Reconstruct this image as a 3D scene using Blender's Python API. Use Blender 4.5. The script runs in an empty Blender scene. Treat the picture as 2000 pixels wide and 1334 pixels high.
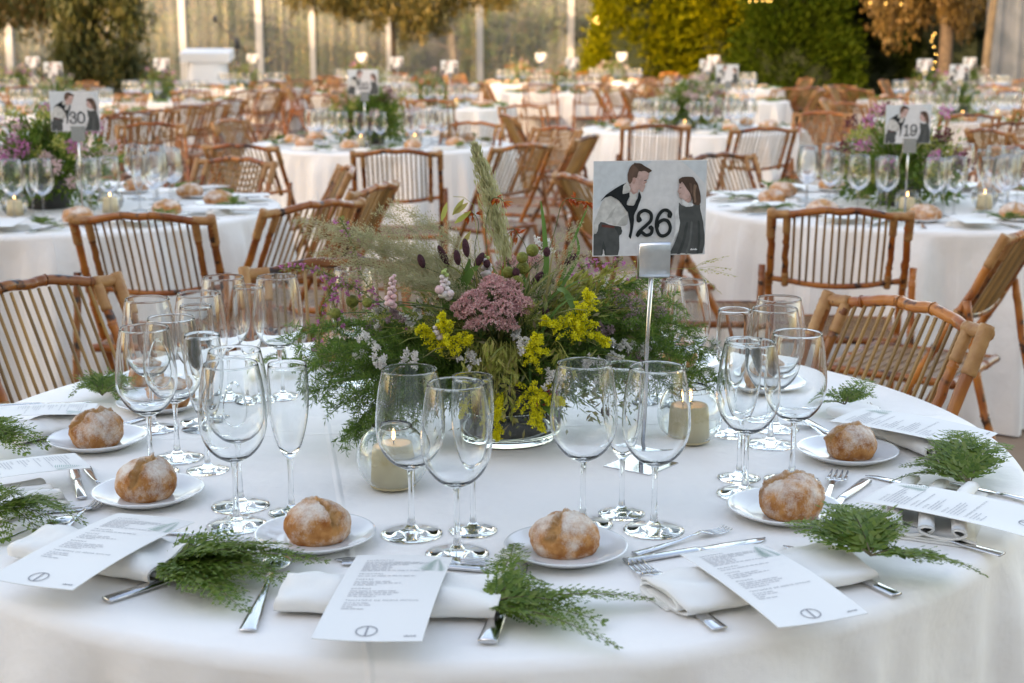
import bpy, math, random
import numpy as np
from mathutils import Vector, Matrix, noise

random.seed(7)
RNG = np.random.default_rng(7)
sc = bpy.context.scene
COL = sc.collection
R = math.radians

# ------------------------------------------------------------------ camera, sky, sun, exposure
F, PX, PY, PITCH, CAMZ = 2800.0, 1000.0, 667.0, 0.20455, 1.417
cd = bpy.data.cameras.new('camera')
cam = bpy.data.objects.new('camera', cd)
COL.objects.link(cam)
cam.location = (0, 0, CAMZ)
cam.rotation_euler = (math.pi / 2 - PITCH, 0, 0)
cd.sensor_width = 36.0
cd.lens = F / 2000 * 36
cd.clip_start = 0.05
cd.clip_end = 600
cd.dof.use_dof = True
cd.dof.focus_distance = 2.25
cd.dof.aperture_fstop = 6.3
sc.camera = cam

SUN_EL, SUN_AZ = R(10), R(214)          # azimuth clockwise from +Y: low, behind the camera and to its left
w = bpy.data.worlds.new("World")
sc.world = w
w.use_nodes = True
nt = w.node_tree
nt.nodes.clear()
sky = nt.nodes.new('ShaderNodeTexSky')
sky.sky_type = 'NISHITA'
sky.sun_disc = False
sky.sun_elevation = SUN_EL
sky.sun_rotation = SUN_AZ
sky.air_density = 1.0
sky.dust_density = 1.7
sky.ozone_density = 0.2
bg = nt.nodes.new('ShaderNodeBackground')
bg.inputs[1].default_value = 0.15
wo = nt.nodes.new('ShaderNodeOutputWorld')
nt.links.new(sky.outputs[0], bg.inputs[0])
nt.links.new(bg.outputs[0], wo.inputs[0])

sl = bpy.data.lights.new('sun', 'SUN')
sl.energy = 2.0
sl.angle = R(0.6)
sl.color = (0.85, 0.60, 0.36)
sun = bpy.data.objects.new('sun', sl)
COL.objects.link(sun)
SD = Vector((math.sin(SUN_AZ) * math.cos(SUN_EL), math.cos(SUN_AZ) * math.cos(SUN_EL), math.sin(SUN_EL)))
sun.rotation_euler = SD.to_track_quat('Z', 'Y').to_euler()

vs = sc.view_settings
vs.view_transform = 'Standard'
vs.look = 'None'
vs.exposure = 2.52
vs.gamma = 1
vs.use_curve_mapping = False
vs.use_white_balance = True               # the camera's white balance, set for open shade
vs.white_balance_temperature = 7250
vs.white_balance_tint = 19
cy = sc.cycles
cy.max_bounces = 14
cy.transmission_bounces = 14
cy.transparent_max_bounces = 24
cy.glossy_bounces = 5
cy.diffuse_bounces = 3
cy.sample_clamp_indirect = 5
cy.blur_glossy = 0.6
cy.use_denoising = True

# ------------------------------------------------------------------ helpers
def ray(px, py):
    u, v = (px - PX) / F, (PY - py) / F
    c, s = math.cos(PITCH), math.sin(PITCH)
    return Vector((u, c + v * s, -s + v * c))
def at(px, py, z=0.75):                      # photo point seen on the level z
    d = ray(px, py)
    t = (z - CAMZ) / d.z
    return Vector((d.x * t, d.y * t, z))
def aty(px, py, Y):                          # photo point seen at the distance Y
    d = ray(px, py)
    t = Y / d.y
    return Vector((d.x * t, Y, CAMZ + d.z * t))

class MB:
    def __init__(s):
        s.v, s.f, s.m = [], [], []
    def add(s, vs, fs, mat=0):
        o = len(s.v)
        s.v.extend([tuple(x) for x in vs])
        s.f.extend([tuple(i + o for i in f) for f in fs])
        s.m.extend([mat] * len(fs))
        return s
    def tube(s, pts, rad, n=8, cap=True, mat=0):
        pts = [Vector(p) for p in pts]
        k = len(pts)
        if not hasattr(rad, '__len__'):
            rad = [rad] * k
        t0 = (pts[1] - pts[0]).normalized()
        a = t0.orthogonal().normalized()
        vs, fs = [], []
        for i, p in enumerate(pts):
            t = (pts[min(i + 1, k - 1)] - pts[max(i - 1, 0)])
            t = t.normalized() if t.length > 1e-9 else t0
            a = a - t * a.dot(t)
            a = a.normalized() if a.length > 1e-6 else t.orthogonal().normalized()
            b = t.cross(a)
            for j in range(n):
                q = 2 * math.pi * j / n
                vs.append(p + (a * math.cos(q) + b * math.sin(q)) * rad[i])
        for i in range(k - 1):
            for j in range(n):
                j2 = (j + 1) % n
                fs.append((i * n + j, i * n + j2, (i + 1) * n + j2, (i + 1) * n + j))
        if cap:
            fs.append(tuple(range(n))[::-1])
            fs.append(tuple((k - 1) * n + j for j in range(n)))
        return s.add(vs, fs, mat)
    def lathe(s, prof, n=32, c=(0, 0, 0), mat=0):
        vs, fs, rows = [], [], []
        for r, z in prof:
            if r < 1e-6:
                rows.append([len(vs)])
                vs.append((c[0], c[1], c[2] + z))
            else:
                rows.append(list(range(len(vs), len(vs) + n)))
                for j in range(n):
                    q = 2 * math.pi * j / n
                    vs.append((c[0] + r * math.cos(q), c[1] + r * math.sin(q), c[2] + z))
        for a, b in zip(rows, rows[1:]):
            if len(a) == 1 and len(b) == 1:
                continue
            for j in range(n):
                j2 = (j + 1) % n
                if len(a) == 1:
                    fs.append((a[0], b[j2], b[j]))
                elif len(b) == 1:
                    fs.append((a[j], a[j2], b[0]))
                else:
                    fs.append((a[j], a[j2], b[j2], b[j]))
        return s.add(vs, fs, mat)
    def box(s, c, size, M=None, mat=0):
        x, y, z = [q / 2 for q in size]
        vs = [Vector(p) for p in ((-x, -y, -z), (x, -y, -z), (x, y, -z), (-x, y, -z), (-x, -y, z), (x, -y, z), (x, y, z), (-x, y, z))]
        if M:
            vs = [M @ v for v in vs]
        vs = [v + Vector(c) for v in vs]
        return s.add(vs, [(3, 2, 1, 0), (4, 5, 6, 7), (0, 1, 5, 4), (1, 2, 6, 5), (2, 3, 7, 6), (3, 0, 4, 7)], mat)
    def strip(s, pts, wid, up=Vector((0, 0, 1)), mat=0, fold=0.0):   # flat tapered blade (fold: keel depth)
        pts = [Vector(p) for p in pts]
        k = len(pts)
        vs, fs = [], []
        for i, p in enumerate(pts):
            t = (pts[min(i + 1, k - 1)] - pts[max(i - 1, 0)]).normalized()
            sd = t.cross(up)
            sd = sd.normalized() if sd.length > 1e-4 else t.orthogonal().normalized()
            nn = sd.cross(t)
            w_ = wid[i] if hasattr(wid, '__len__') else wid
            vs += [p - sd * w_ / 2 + nn * fold * w_, p, p + sd * w_ / 2 + nn * fold * w_]
        for i in range(k - 1):
            for j in (0, 1):
                fs.append((i * 3 + j, i * 3 + j + 1, i * 3 + j + 4, i * 3 + j + 3))
        return s.add(vs, fs, mat)
    def blob(s, c, r, n=6, m=4, mat=0, M=None):
        prof = [(math.sin(math.pi * i / m), -math.cos(math.pi * i / m)) for i in range(m + 1)]
        t = MB().lathe([(max(a, 0) if 0 < i < m else 0, b) for i, (a, b) in enumerate(prof)], n)
        vs = [Vector(v) for v in t.v]
        rr = Vector(r) if hasattr(r, '__len__') else Vector((r, r, r))
        vs = [Vector((v.x * rr.x, v.y * rr.y, v.z * rr.z)) for v in vs]
        if M:
            vs = [M @ v for v in vs]
        return s.add([v + Vector(c) for v in vs], t.f, mat)
    def mesh(s, name, mats, smooth=True):
        me = bpy.data.meshes.new(name)
        me.from_pydata(s.v, [], s.f)
        for m in (mats if isinstance(mats, (list, tuple)) else [mats]):
            me.materials.append(m)
        me.polygons.foreach_set('material_index', s.m)
        me.polygons.foreach_set('use_smooth', [smooth] * len(s.f))
        me.update()
        return me
    def build(s, name, mats, parent=None, smooth=True, loc=None):
        return put(name, s.mesh(name, mats, smooth), parent, loc)

def put(name, data, parent=None, loc=None):
    o = bpy.data.objects.new(name, data)
    COL.objects.link(o)
    if parent is not None:
        o.parent = parent
    if loc is not None:
        o.location = loc
    return o
def tag(o, label, cat, group=None):
    o['label'] = label
    o['category'] = cat
    if group:
        o['group'] = group
    return o
def thing(name, label, cat, loc=(0, 0, 0), rz=0.0, group=None):
    o = bpy.data.objects.new(name, None)
    o.empty_display_size = 0.02
    COL.objects.link(o)
    o.location = loc
    o.rotation_euler = (0, 0, rz)
    return tag(o, label, cat, group)
def kind(o, k):
    o['kind'] = k
    return o
def place(tree, name, label, cat, loc, rz=0.0, group=None, scale=1.0):
    """tree: list of (part name, mesh, [sub-parts]); makes one more thing that shares those meshes"""
    t = thing(name, label, cat, loc, rz, group)
    if scale != 1.0:
        t.scale = (scale, scale, scale)
    for pn, me, subs in tree:
        p = put(pn, me, t)
        if pn in STUFFPARTS:
            p['kind'] = 'stuff'
        for sn, sm in subs:
            put(sn, sm, p)
    return t
STUFFPARTS = set()

def leaf_mesh(name, P, D, L, W, mats, rng=RNG, keel=True):
    """many small pointed leaves: base P, direction D, length L, width W (numpy arrays)"""
    n = len(P)
    P = np.asarray(P, float); D = np.asarray(D, float)
    D = D / np.maximum(np.linalg.norm(D, axis=1, keepdims=True), 1e-9)
    L = np.broadcast_to(np.asarray(L, float), (n,))[:, None]
    W = np.broadcast_to(np.asarray(W, float), (n,))[:, None]
    S = np.cross(D, rng.normal(size=(n, 3)))
    S = S / np.maximum(np.linalg.norm(S, axis=1, keepdims=True), 1e-9)
    V = np.empty((n, 4, 3))
    V[:, 0] = P
    V[:, 1] = P + D * L * 0.5 + S * W * 0.5
    V[:, 2] = P + D * L
    V[:, 3] = P + D * L * 0.5 - S * W * 0.5
    me = bpy.data.meshes.new(name)
    me.vertices.add(n * 4)
    me.vertices.foreach_set('co', V.reshape(-1))
    me.loops.add(n * 4)
    me.loops.foreach_set('vertex_index', np.arange(n * 4, dtype=np.int32))
    me.polygons.add(n)
    me.polygons.foreach_set('loop_start', np.arange(0, n * 4, 4, dtype=np.int32))
    me.polygons.foreach_set('loop_total', np.full(n, 4, dtype=np.int32))
    for m in (mats if isinstance(mats, (list, tuple)) else [mats]):
        me.materials.append(m)
    me.update(calc_edges=True)
    me.validate()
    return me
def rdir(n, rng=RNG):
    d = rng.normal(size=(n, 3))
    return d / np.linalg.norm(d, axis=1, keepdims=True)
def bez(a, b, c, n=8):
    a, b, c = Vector(a), Vector(b), Vector(c)
    return [a * (1 - t) ** 2 + b * 2 * t * (1 - t) + c * t * t for t in [i / (n - 1) for i in range(n)]]
def catmull(p, n=6, closed=False):
    p = [Vector(q) for q in p]
    out = []
    k = len(p)
    for i in range(k - 1):
        a, b, c, d = p[max(i - 1, 0)], p[i], p[i + 1], p[min(i + 2, k - 1)]
        for j in range(n):
            t = j / n
            out.append(0.5 * ((2 * b) + (c - a) * t + (2 * a - 5 * b + 4 * c - d) * t * t + (3 * b - a - 3 * c + d) * t ** 3))
    out.append(p[-1])
    return out

# ------------------------------------------------------------------ materials
def nodes(name):
    m = bpy.data.materials.new(name)
    m.use_nodes = True
    n = m.node_tree
    n.nodes.clear()
    out = n.nodes.new('ShaderNodeOutputMaterial')
    return m, n, out
def N(n, t, **kw):
    x = n.nodes.new(t)
    for k, v in kw.items():
        if k.startswith('i_'):
            key = k[2:]
            x.inputs[int(key) if key.isdigit() else key].default_value = v
        else:
            setattr(x, k, v)
    return x
def ramp(n, src, stops):
    r = n.nodes.new('ShaderNodeValToRGB')
    while len(r.color_ramp.elements) < len(stops):
        r.color_ramp.elements.new(0.5)
    for e, (p, c) in zip(r.color_ramp.elements, stops):
        e.position = p
        e.color = (*c, 1) if len(c) == 3 else c
    n.links.new(src, r.inputs[0])
    return r
def mk(name, col, rough=0.5, col2=None, scale=8.0, bump=0.0, bscale=None, metal=0.0, spec=0.5, detail=4, coat=0.0, rand=False, stretch=None):
    m, n, out = nodes(name)
    b = N(n, 'ShaderNodeBsdfPrincipled')
    b.inputs['Base Color'].default_value = (*col, 1)
    b.inputs['Roughness'].default_value = rough
    b.inputs['Metallic'].default_value = metal
    b.inputs['Specular IOR Level'].default_value = spec
    b.inputs['Coat Weight'].default_value = coat
    tc = N(n, 'ShaderNodeTexCoord')
    src = tc.outputs['Object']
    if stretch:
        mp = N(n, 'ShaderNodeMapping')
        mp.inputs['Scale'].default_value = stretch
        n.links.new(src, mp.inputs[0])
        src = mp.outputs[0]
    if rand:
        oi = N(n, 'ShaderNodeObjectInfo')
        mul = N(n, 'ShaderNodeVectorMath', operation='SCALE')
        mul.inputs[0].default_value = (7.3, 3.1, 5.7)
        n.links.new(oi.outputs['Random'], mul.inputs['Scale'])
        ad = N(n, 'ShaderNodeVectorMath', operation='ADD')
        n.links.new(src, ad.inputs[0]); n.links.new(mul.outputs[0], ad.inputs[1])
        src = ad.outputs[0]
    if col2 is not None:
        t = N(n, 'ShaderNodeTexNoise')
        t.inputs['Scale'].default_value = scale
        t.inputs['Detail'].default_value = detail
        n.links.new(src, t.inputs['Vector'])
        r = ramp(n, t.outputs[0], [(0.35, col), (0.65, col2)])
        n.links.new(r.outputs[0], b.inputs['Base Color'])
    if bump:
        t2 = N(n, 'ShaderNodeTexNoise')
        t2.inputs['Scale'].default_value = bscale or scale
        t2.inputs['Detail'].default_value = 5
        n.links.new(src, t2.inputs['Vector'])
        bp = N(n, 'ShaderNodeBump')
        bp.inputs['Strength'].default_value = bump
        bp.inputs['Distance'].default_value = 0.01
        n.links.new(t2.outputs[0], bp.inputs['Height'])
        n.links.new(bp.outputs[0], b.inputs['Normal'])
    n.links.new(b.outputs[0], out.inputs[0])
    return m
def leafmat(name, cols, trans=0.35, rough=0.5, spec=0.3):
    """leaf colours picked per leaf (random per island), some light through the leaf"""
    m, n, out = nodes(name)
    g = N(n, 'ShaderNodeNewGeometry')
    k = len(cols)
    r = ramp(n, g.outputs['Random Per Island'], [(i / max(k - 1, 1), c) for i, c in enumerate(cols)])
    b = N(n, 'ShaderNodeBsdfPrincipled')
    b.inputs['Roughness'].default_value = rough
    b.inputs['Specular IOR Level'].default_value = spec
    tr = N(n, 'ShaderNodeBsdfTranslucent')
    mx = N(n, 'ShaderNodeMixShader')
    mx.inputs[0].default_value = trans
    n.links.new(r.outputs[0], b.inputs['Base Color'])
    n.links.new(r.outputs[0], tr.inputs[0])
    n.links.new(b.outputs[0], mx.inputs[1]); n.links.new(tr.outputs[0], mx.inputs[2])
    n.links.new(mx.outputs[0], out.inputs[0])
    return m

def cloth_mat(name, creases, base=(0.76, 0.735, 0.71)):
    m, n, out = nodes(name)
    b = N(n, 'ShaderNodeBsdfPrincipled')
    b.inputs['Base Color'].default_value = (*base, 1)
    b.inputs['Roughness'].default_value = 0.85
    b.inputs['Specular IOR Level'].default_value = 0.2
    b.inputs['Sheen Weight'].default_value = 0.15
    tc = N(n, 'ShaderNodeTexCoord')
    t = N(n, 'ShaderNodeTexNoise')
    t.inputs['Scale'].default_value = 900
    n.links.new(tc.outputs['Object'], t.inputs['Vector'])
    t2 = N(n, 'ShaderNodeTexNoise')
    t2.inputs['Scale'].default_value = 7.0
    t2.inputs['Detail'].default_value = 4
    n.links.new(tc.outputs['Object'], t2.inputs['Vector'])
    h = N(n, 'ShaderNodeMath', operation='MULTIPLY_ADD')
    n.links.new(t2.outputs[0], h.inputs[0]); h.inputs[1].default_value = 30.0
    n.links.new(t.outputs[0], h.inputs[2])
    last = h.outputs[0]
    for (nx, ny, d) in creases:
        dp = N(n, 'ShaderNodeVectorMath', operation='DOT_PRODUCT')
        n.links.new(tc.outputs['Object'], dp.inputs[0])
        dp.inputs[1].default_value = (nx, ny, 0)
        sb = N(n, 'ShaderNodeMath', operation='SUBTRACT'); sb.inputs[1].default_value = d
        n.links.new(dp.outputs['Value'], sb.inputs[0])
        ab = N(n, 'ShaderNodeMath', operation='ABSOLUTE'); n.links.new(sb.outputs[0], ab.inputs[0])
        mr = N(n, 'ShaderNodeMapRange', interpolation_type='SMOOTHSTEP')
        mr.inputs[1].default_value = 0.0; mr.inputs[2].default_value = 0.007
        mr.inputs[3].default_value = 4.6; mr.inputs[4].default_value = 0.0
        n.links.new(ab.outputs[0], mr.inputs[0])
        ad = N(n, 'ShaderNodeMath', operation='ADD')
        n.links.new(last, ad.inputs[0]); n.links.new(mr.outputs[0], ad.inputs[1])
        last = ad.outputs[0]
    bp = N(n, 'ShaderNodeBump')
    bp.inputs['Strength'].default_value = 0.55
    bp.inputs['Distance'].default_value = 0.0008
    n.links.new(last, bp.inputs['Height'])
    n.links.new(bp.outputs[0], b.inputs['Normal'])
    n.links.new(b.outputs[0], out.inputs[0])
    return m
M = {}
M['cloth'] = cloth_mat('white_tablecloth_linen', [(0.985, 0.17, -0.235), (-0.12, 0.993, 0.06)], (0.89, 0.86, 0.83))
M['cloth2'] = cloth_mat('white_tablecloth_linen_far', [(1, 0, 0.3), (0, 1, -0.3)])
M['napkin'] = mk('ivory_napkin_cotton', (0.80, 0.785, 0.75), 0.9, bump=0.15, bscale=700, spec=0.2)
M['card'] = mk('white_card', (0.76, 0.75, 0.73), 0.55, spec=0.3)
M['porcelain'] = mk('white_porcelain', (0.78, 0.79, 0.80), 0.12, spec=0.5, coat=0.3)
M['steel'] = mk('polished_steel', (0.62, 0.62, 0.63), 0.13, metal=1.0)
M['brushed'] = mk('brushed_steel', (0.55, 0.54, 0.52), 0.22, metal=1.0)
M['wax'] = mk('beige_wax', (0.66, 0.53, 0.29), 0.6, col2=(0.76, 0.65, 0.42), scale=14, bump=0.1, bscale=40)
M['wick'] = mk('black_wick', (0.02, 0.018, 0.015), 0.9)
M['darkpot'] = mk('dark_slate_pot', (0.018, 0.017, 0.016), 0.75, col2=(0.04, 0.037, 0.033), scale=30, bump=0.5, bscale=60)
M['greypot'] = mk('grey_pot', (0.05, 0.05, 0.05), 0.7, col2=(0.085, 0.082, 0.078), scale=20, bump=0.3)

def emis(name, col, strength):
    m, n, out = nodes(name)
    e = N(n, 'ShaderNodeEmission')
    e.inputs[0].default_value = (*col, 1)
    e.inputs[1].default_value = strength
    n.links.new(e.outputs[0], out.inputs[0])
    return m
M['flame'] = emis('candle_flame', (1.0, 0.55, 0.18), 3.5)
M['bulb'] = emis('warm_fairy_bulb', (1.0, 0.60, 0.14), 4.5)

def glass(name, col=(1, 1, 1), rough=0.0, ior=1.46):
    m, n, out = nodes(name)
    g = N(n, 'ShaderNodeBsdfGlass')
    g.inputs['Color'].default_value = (*col, 1)
    g.inputs['Roughness'].default_value = rough
    g.inputs['IOR'].default_value = ior
    n.links.new(g.outputs[0], out.inputs[0])
    return m
M['glass'] = glass('clear_crystal', (0.99, 0.995, 0.995), ior=1.40)
M['bowlglass'] = glass('clear_bowl_glass', (0.97, 0.98, 0.975), ior=1.5)
M['vaseglass'] = glass('thick_green_tinted_glass', (0.975, 0.99, 0.985))
def thinglass(name, tint=(0.992, 0.995, 0.995), boost=1.0):
    m, n, out = nodes(name)
    lw = N(n, 'ShaderNodeFresnel'); lw.inputs[0].default_value = 1.5
    ml = N(n, 'ShaderNodeMath', operation='MULTIPLY_ADD'); ml.inputs[1].default_value = 0.75 * boost; ml.inputs[2].default_value = 0.05
    ml.use_clamp = True
    n.links.new(lw.outputs[0], ml.inputs[0])
    tr = N(n, 'ShaderNodeBsdfTransparent'); tr.inputs[0].default_value = (*tint, 1)
    gl = N(n, 'ShaderNodeBsdfGlossy'); gl.inputs['Roughness'].default_value = 0.02
    mx = N(n, 'ShaderNodeMixShader')
    n.links.new(ml.outputs[0], mx.inputs[0]); n.links.new(tr.outputs[0], mx.inputs[1]); n.links.new(gl.outputs[0], mx.inputs[2])
    n.links.new(mx.outputs[0], out.inputs[0])
    return m
M['thin'] = thinglass('clear_thin_glass')

def bamboo(name, base, light, dark, amt):
    m, n, out = nodes(name)
    tc = N(n, 'ShaderNodeTexCoord')
    oi = N(n, 'ShaderNodeObjectInfo')
    sc_ = N(n, 'ShaderNodeVectorMath', operation='SCALE'); sc_.inputs[0].default_value = (9.1, 4.3, 6.7)
    n.links.new(oi.outputs['Random'], sc_.inputs['Scale'])
    ad = N(n, 'ShaderNodeVectorMath', operation='ADD')
    n.links.new(tc.outputs['Object'], ad.inputs[0]); n.links.new(sc_.outputs[0], ad.inputs[1])
    t1 = N(n, 'ShaderNodeTexNoise'); t1.inputs['Scale'].default_value = 9; t1.inputs['Detail'].default_value = 3
    t2 = N(n, 'ShaderNodeTexNoise'); t2.inputs['Scale'].default_value = 26; t2.inputs['Detail'].default_value = 5
    n.links.new(ad.outputs[0], t1.inputs['Vector']); n.links.new(ad.outputs[0], t2.inputs['Vector'])
    r1 = ramp(n, t1.outputs[0], [(0.36, base), (0.62, light)])
    r2 = ramp(n, t2.outputs[0], [(amt, (1, 1, 1)), (amt + 0.09, (0, 0, 0))])
    inv = N(n, 'ShaderNodeMix', data_type='RGBA')
    n.links.new(r2.outputs[0], inv.inputs[0])
    inv.inputs[6].default_value = (*dark, 1)
    n.links.new(r1.outputs[0], inv.inputs[7])
    mr_ = N(n, 'ShaderNodeMapRange'); mr_.inputs[3].default_value = .62; mr_.inputs[4].default_value = 1.3
    n.links.new(oi.outputs['Random'], mr_.inputs[0])
    hs_ = N(n, 'ShaderNodeHueSaturation'); n.links.new(mr_.outputs[0], hs_.inputs['Value']); n.links.new(inv.outputs[2], hs_.inputs['Color'])
    b = N(n, 'ShaderNodeBsdfPrincipled')
    b.inputs['Roughness'].default_value = 0.30
    b.inputs['Coat Weight'].default_value = 0.12
    b.inputs['Specular IOR Level'].default_value = 0.4
    b.inputs['Coat Roughness'].default_value = 0.25
    n.links.new(hs_.outputs[0], b.inputs['Base Color'])
    bp = N(n, 'ShaderNodeBump'); bp.inputs['Strength'].default_value = 0.3; bp.inputs['Distance'].default_value = 0.004
    n.links.new(t2.outputs[0], bp.inputs['Height']); n.links.new(bp.outputs[0], b.inputs['Normal'])
    n.links.new(b.outputs[0], out.inputs[0])
    return m
M['bamboo'] = bamboo('varnished_scorched_bamboo', (0.19, 0.045, 0.005), (0.35, 0.118, 0.017), (0.030, 0.011, 0.006), 0.56)
M['slat'] = bamboo('thin_bamboo_slat', (0.185, 0.095, 0.025), (0.27, 0.15, 0.043), (0.07, 0.032, 0.012), 0.68)
M['rattan'] = mk('rattan_binding', (0.28, 0.122, 0.035), 0.5, col2=(0.38, 0.195, 0.065), scale=30, bump=0.2, bscale=120, rand=True)
M['seatm'] = mk('woven_bamboo_seat', (0.16, 0.075, 0.028), 0.5, col2=(0.27, 0.145, 0.055), scale=25, bump=0.2, rand=True)

def breadmat():
    m, n, out = nodes('floury_bread_crust')
    b = N(n, 'ShaderNodeBsdfPrincipled')
    b.inputs['Roughness'].default_value = 0.75
    b.inputs['Specular IOR Level'].default_value = 0.25
    tc = N(n, 'ShaderNodeTexCoord'); oi = N(n, 'ShaderNodeObjectInfo')
    s_ = N(n, 'ShaderNodeVectorMath', operation='SCALE'); s_.inputs[0].default_value = (3.1, 4.3, 2.7)
    n.links.new(oi.outputs['Random'], s_.inputs['Scale'])
    ad = N(n, 'ShaderNodeVectorMath', operation='ADD')
    n.links.new(tc.outputs['Object'], ad.inputs[0]); n.links.new(s_.outputs[0], ad.inputs[1])
    t1 = N(n, 'ShaderNodeTexNoise'); t1.inputs['Scale'].default_value = 55; t1.inputs['Detail'].default_value = 4
    t2 = N(n, 'ShaderNodeTexNoise'); t2.inputs['Scale'].default_value = 420; t2.inputs['Detail'].default_value = 6; t2.inputs['Roughness'].default_value = 0.75
    t3 = N(n, 'ShaderNodeTexNoise'); t3.inputs['Scale'].default_value = 75; t3.inputs['Detail'].default_value = 6; t3.inputs['Roughness'].default_value = 0.7
    for t in (t1, t2, t3):
        n.links.new(ad.outputs[0], t.inputs['Vector'])
    crust = ramp(n, t1.outputs[0], [(0.32, (0.32, 0.105, 0.022)), (0.68, (0.58, 0.275, 0.09))])
    at_ = N(n, 'ShaderNodeAttribute', attribute_name='crack')
    torn = N(n, 'ShaderNodeMix', data_type='RGBA'); torn.inputs[7].default_value = (0.52, 0.29, 0.115, 1)
    n.links.new(at_.outputs['Fac'], torn.inputs[0]); n.links.new(crust.outputs[0], torn.inputs[6])
    fl = N(n, 'ShaderNodeAttribute', attribute_name='flour')
    a1 = N(n, 'ShaderNodeMath', operation='MULTIPLY_ADD'); a1.inputs[1].default_value = 0.75
    n.links.new(t2.outputs[0], a1.inputs[0]); n.links.new(t3.outputs[0], a1.inputs[2])
    a2 = N(n, 'ShaderNodeMath', operation='MULTIPLY_ADD'); a2.inputs[1].default_value = 0.55
    n.links.new(fl.outputs['Fac'], a2.inputs[0]); n.links.new(a1.outputs[0], a2.inputs[2])
    fr = ramp(n, a2.outputs[0], [(0.0, (0, 0, 0)), (1.0, (1, 1, 1))])
    fr.color_ramp.elements[0].position = 0.98; fr.color_ramp.elements[1].position = 1.0
    mr = N(n, 'ShaderNodeMapRange'); mr.inputs[1].default_value = 0.98; mr.inputs[2].default_value = 1.52; mr.inputs[4].default_value = 0.85
    n.links.new(a2.outputs[0], mr.inputs[0])
    mx = N(n, 'ShaderNodeMix', data_type='RGBA'); mx.inputs[7].default_value = (0.80, 0.76, 0.70, 1)
    n.links.new(mr.outputs[0], mx.inputs[0]); n.links.new(torn.outputs[2], mx.inputs[6])
    n.links.new(mx.outputs[2], b.inputs['Base Color'])
    bp = N(n, 'ShaderNodeBump'); bp.inputs['Strength'].default_value = 0.75; bp.inputs['Distance'].default_value = 0.0022
    n.links.new(a1.outputs[0], bp.inputs['Height']); n.links.new(bp.outputs[0], b.inputs['Normal'])
    n.links.new(b.outputs[0], out.inputs[0])
    return m
M['bread'] = breadmat()
M['fern'] = leafmat('bright_fern_green', [(0.070, 0.14, 0.014), (0.12, 0.20, 0.026), (0.19, 0.27, 0.045), (0.23, 0.28, 0.07)], 0.45)
M['fernstem'] = mk('brown_fern_stem', (0.10, 0.08, 0.03), 0.6)
M['feather'] = leafmat('deep_feathery_green', [(0.08, 0.16, 0.024), (0.13, 0.23, 0.038), (0.21, 0.30, 0.055)], 0.5)
M['stem'] = mk('green_stem', (0.075, 0.11, 0.025), 0.6)
M['brownstem'] = mk('brown_stem', (0.10, 0.05, 0.03), 0.6)
M['olive'] = leafmat('olive_grass_blade', [(0.16, 0.20, 0.04), (0.26, 0.28, 0.07), (0.31, 0.26, 0.10), (0.14, 0.22, 0.045)], 0.35)
M['blade'] = leafmat('fresh_green_blade', [(0.08, 0.17, 0.035), (0.13, 0.22, 0.05)], 0.4)
M['oat'] = leafmat('flat_oat_green', [(0.31, 0.34, 0.05), (0.42, 0.43, 0.10), (0.38, 0.31, 0.10)], 0.35)
M['panicle'] = leafmat('pale_grass_seed', [(0.36, 0.34, 0.18), (0.48, 0.43, 0.25), (0.40, 0.41, 0.22), (0.46, 0.36, 0.24)], 0.35)
M['plume'] = leafmat('pale_green_plume', [(0.42, 0.42, 0.20), (0.54, 0.52, 0.30), (0.48, 0.43, 0.23)], 0.35)
M['yellow'] = leafmat('goldenrod_yellow', [(0.72, 0.64, 0.012), (0.80, 0.73, 0.022), (0.60, 0.57, 0.02)], 0.3)
M['pink'] = leafmat('dusty_pink_floret', [(0.66, 0.33, 0.33), (0.76, 0.50, 0.48), (0.55, 0.25, 0.25), (0.78, 0.60, 0.54)], 0.3)
M['magenta'] = leafmat('magenta_petal', [(0.48, 0.10, 0.30), (0.58, 0.20, 0.42), (0.55, 0.28, 0.42)], 0.35)
M['whitefl'] = leafmat('white_petal', [(0.74, 0.71, 0.67), (0.78, 0.76, 0.70), (0.70, 0.62, 0.60)], 0.3)
M['palepink'] = leafmat('pale_pink_petal', [(0.60, 0.38, 0.40), (0.66, 0.47, 0.46), (0.63, 0.52, 0.47)], 0.35)
M['burg'] = mk('burgundy_flower_head', (0.045, 0.008, 0.014), 0.8, col2=(0.085, 0.018, 0.03), scale=260, bump=0.8, bscale=420)
M['pod'] = mk('olive_green_pod', (0.13, 0.135, 0.012), 0.7, col2=(0.21, 0.22, 0.03), scale=120, bump=0.6, bscale=260)
M['orange'] = leafmat('orange_red_bloom', [(0.50, 0.10, 0.01), (0.42, 0.04, 0.01), (0.58, 0.20, 0.02)], 0.3)
M['red'] = mk('red_berry', (0.34, 0.03, 0.04), 0.35)
M['purple'] = leafmat('dusky_purple_floret', [(0.26, 0.17, 0.19), (0.36, 0.26, 0.27), (0.22, 0.14, 0.13)], 0.3)
M['ink'] = mk('black_print', (0.016, 0.02, 0.02), 0.6, spec=0.2)
M['greyink'] = mk('grey_print', (0.30, 0.30, 0.32), 0.7, spec=0.2)
M['lightink'] = mk('light_grey_print', (0.50, 0.50, 0.52), 0.7, spec=0.2)
M['greenink'] = mk('pale_green_print', (0.20, 0.36, 0.29), 0.7, spec=0.2)
M['greenink2'] = mk('paler_green_print', (0.40, 0.52, 0.47), 0.7, spec=0.2)
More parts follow.
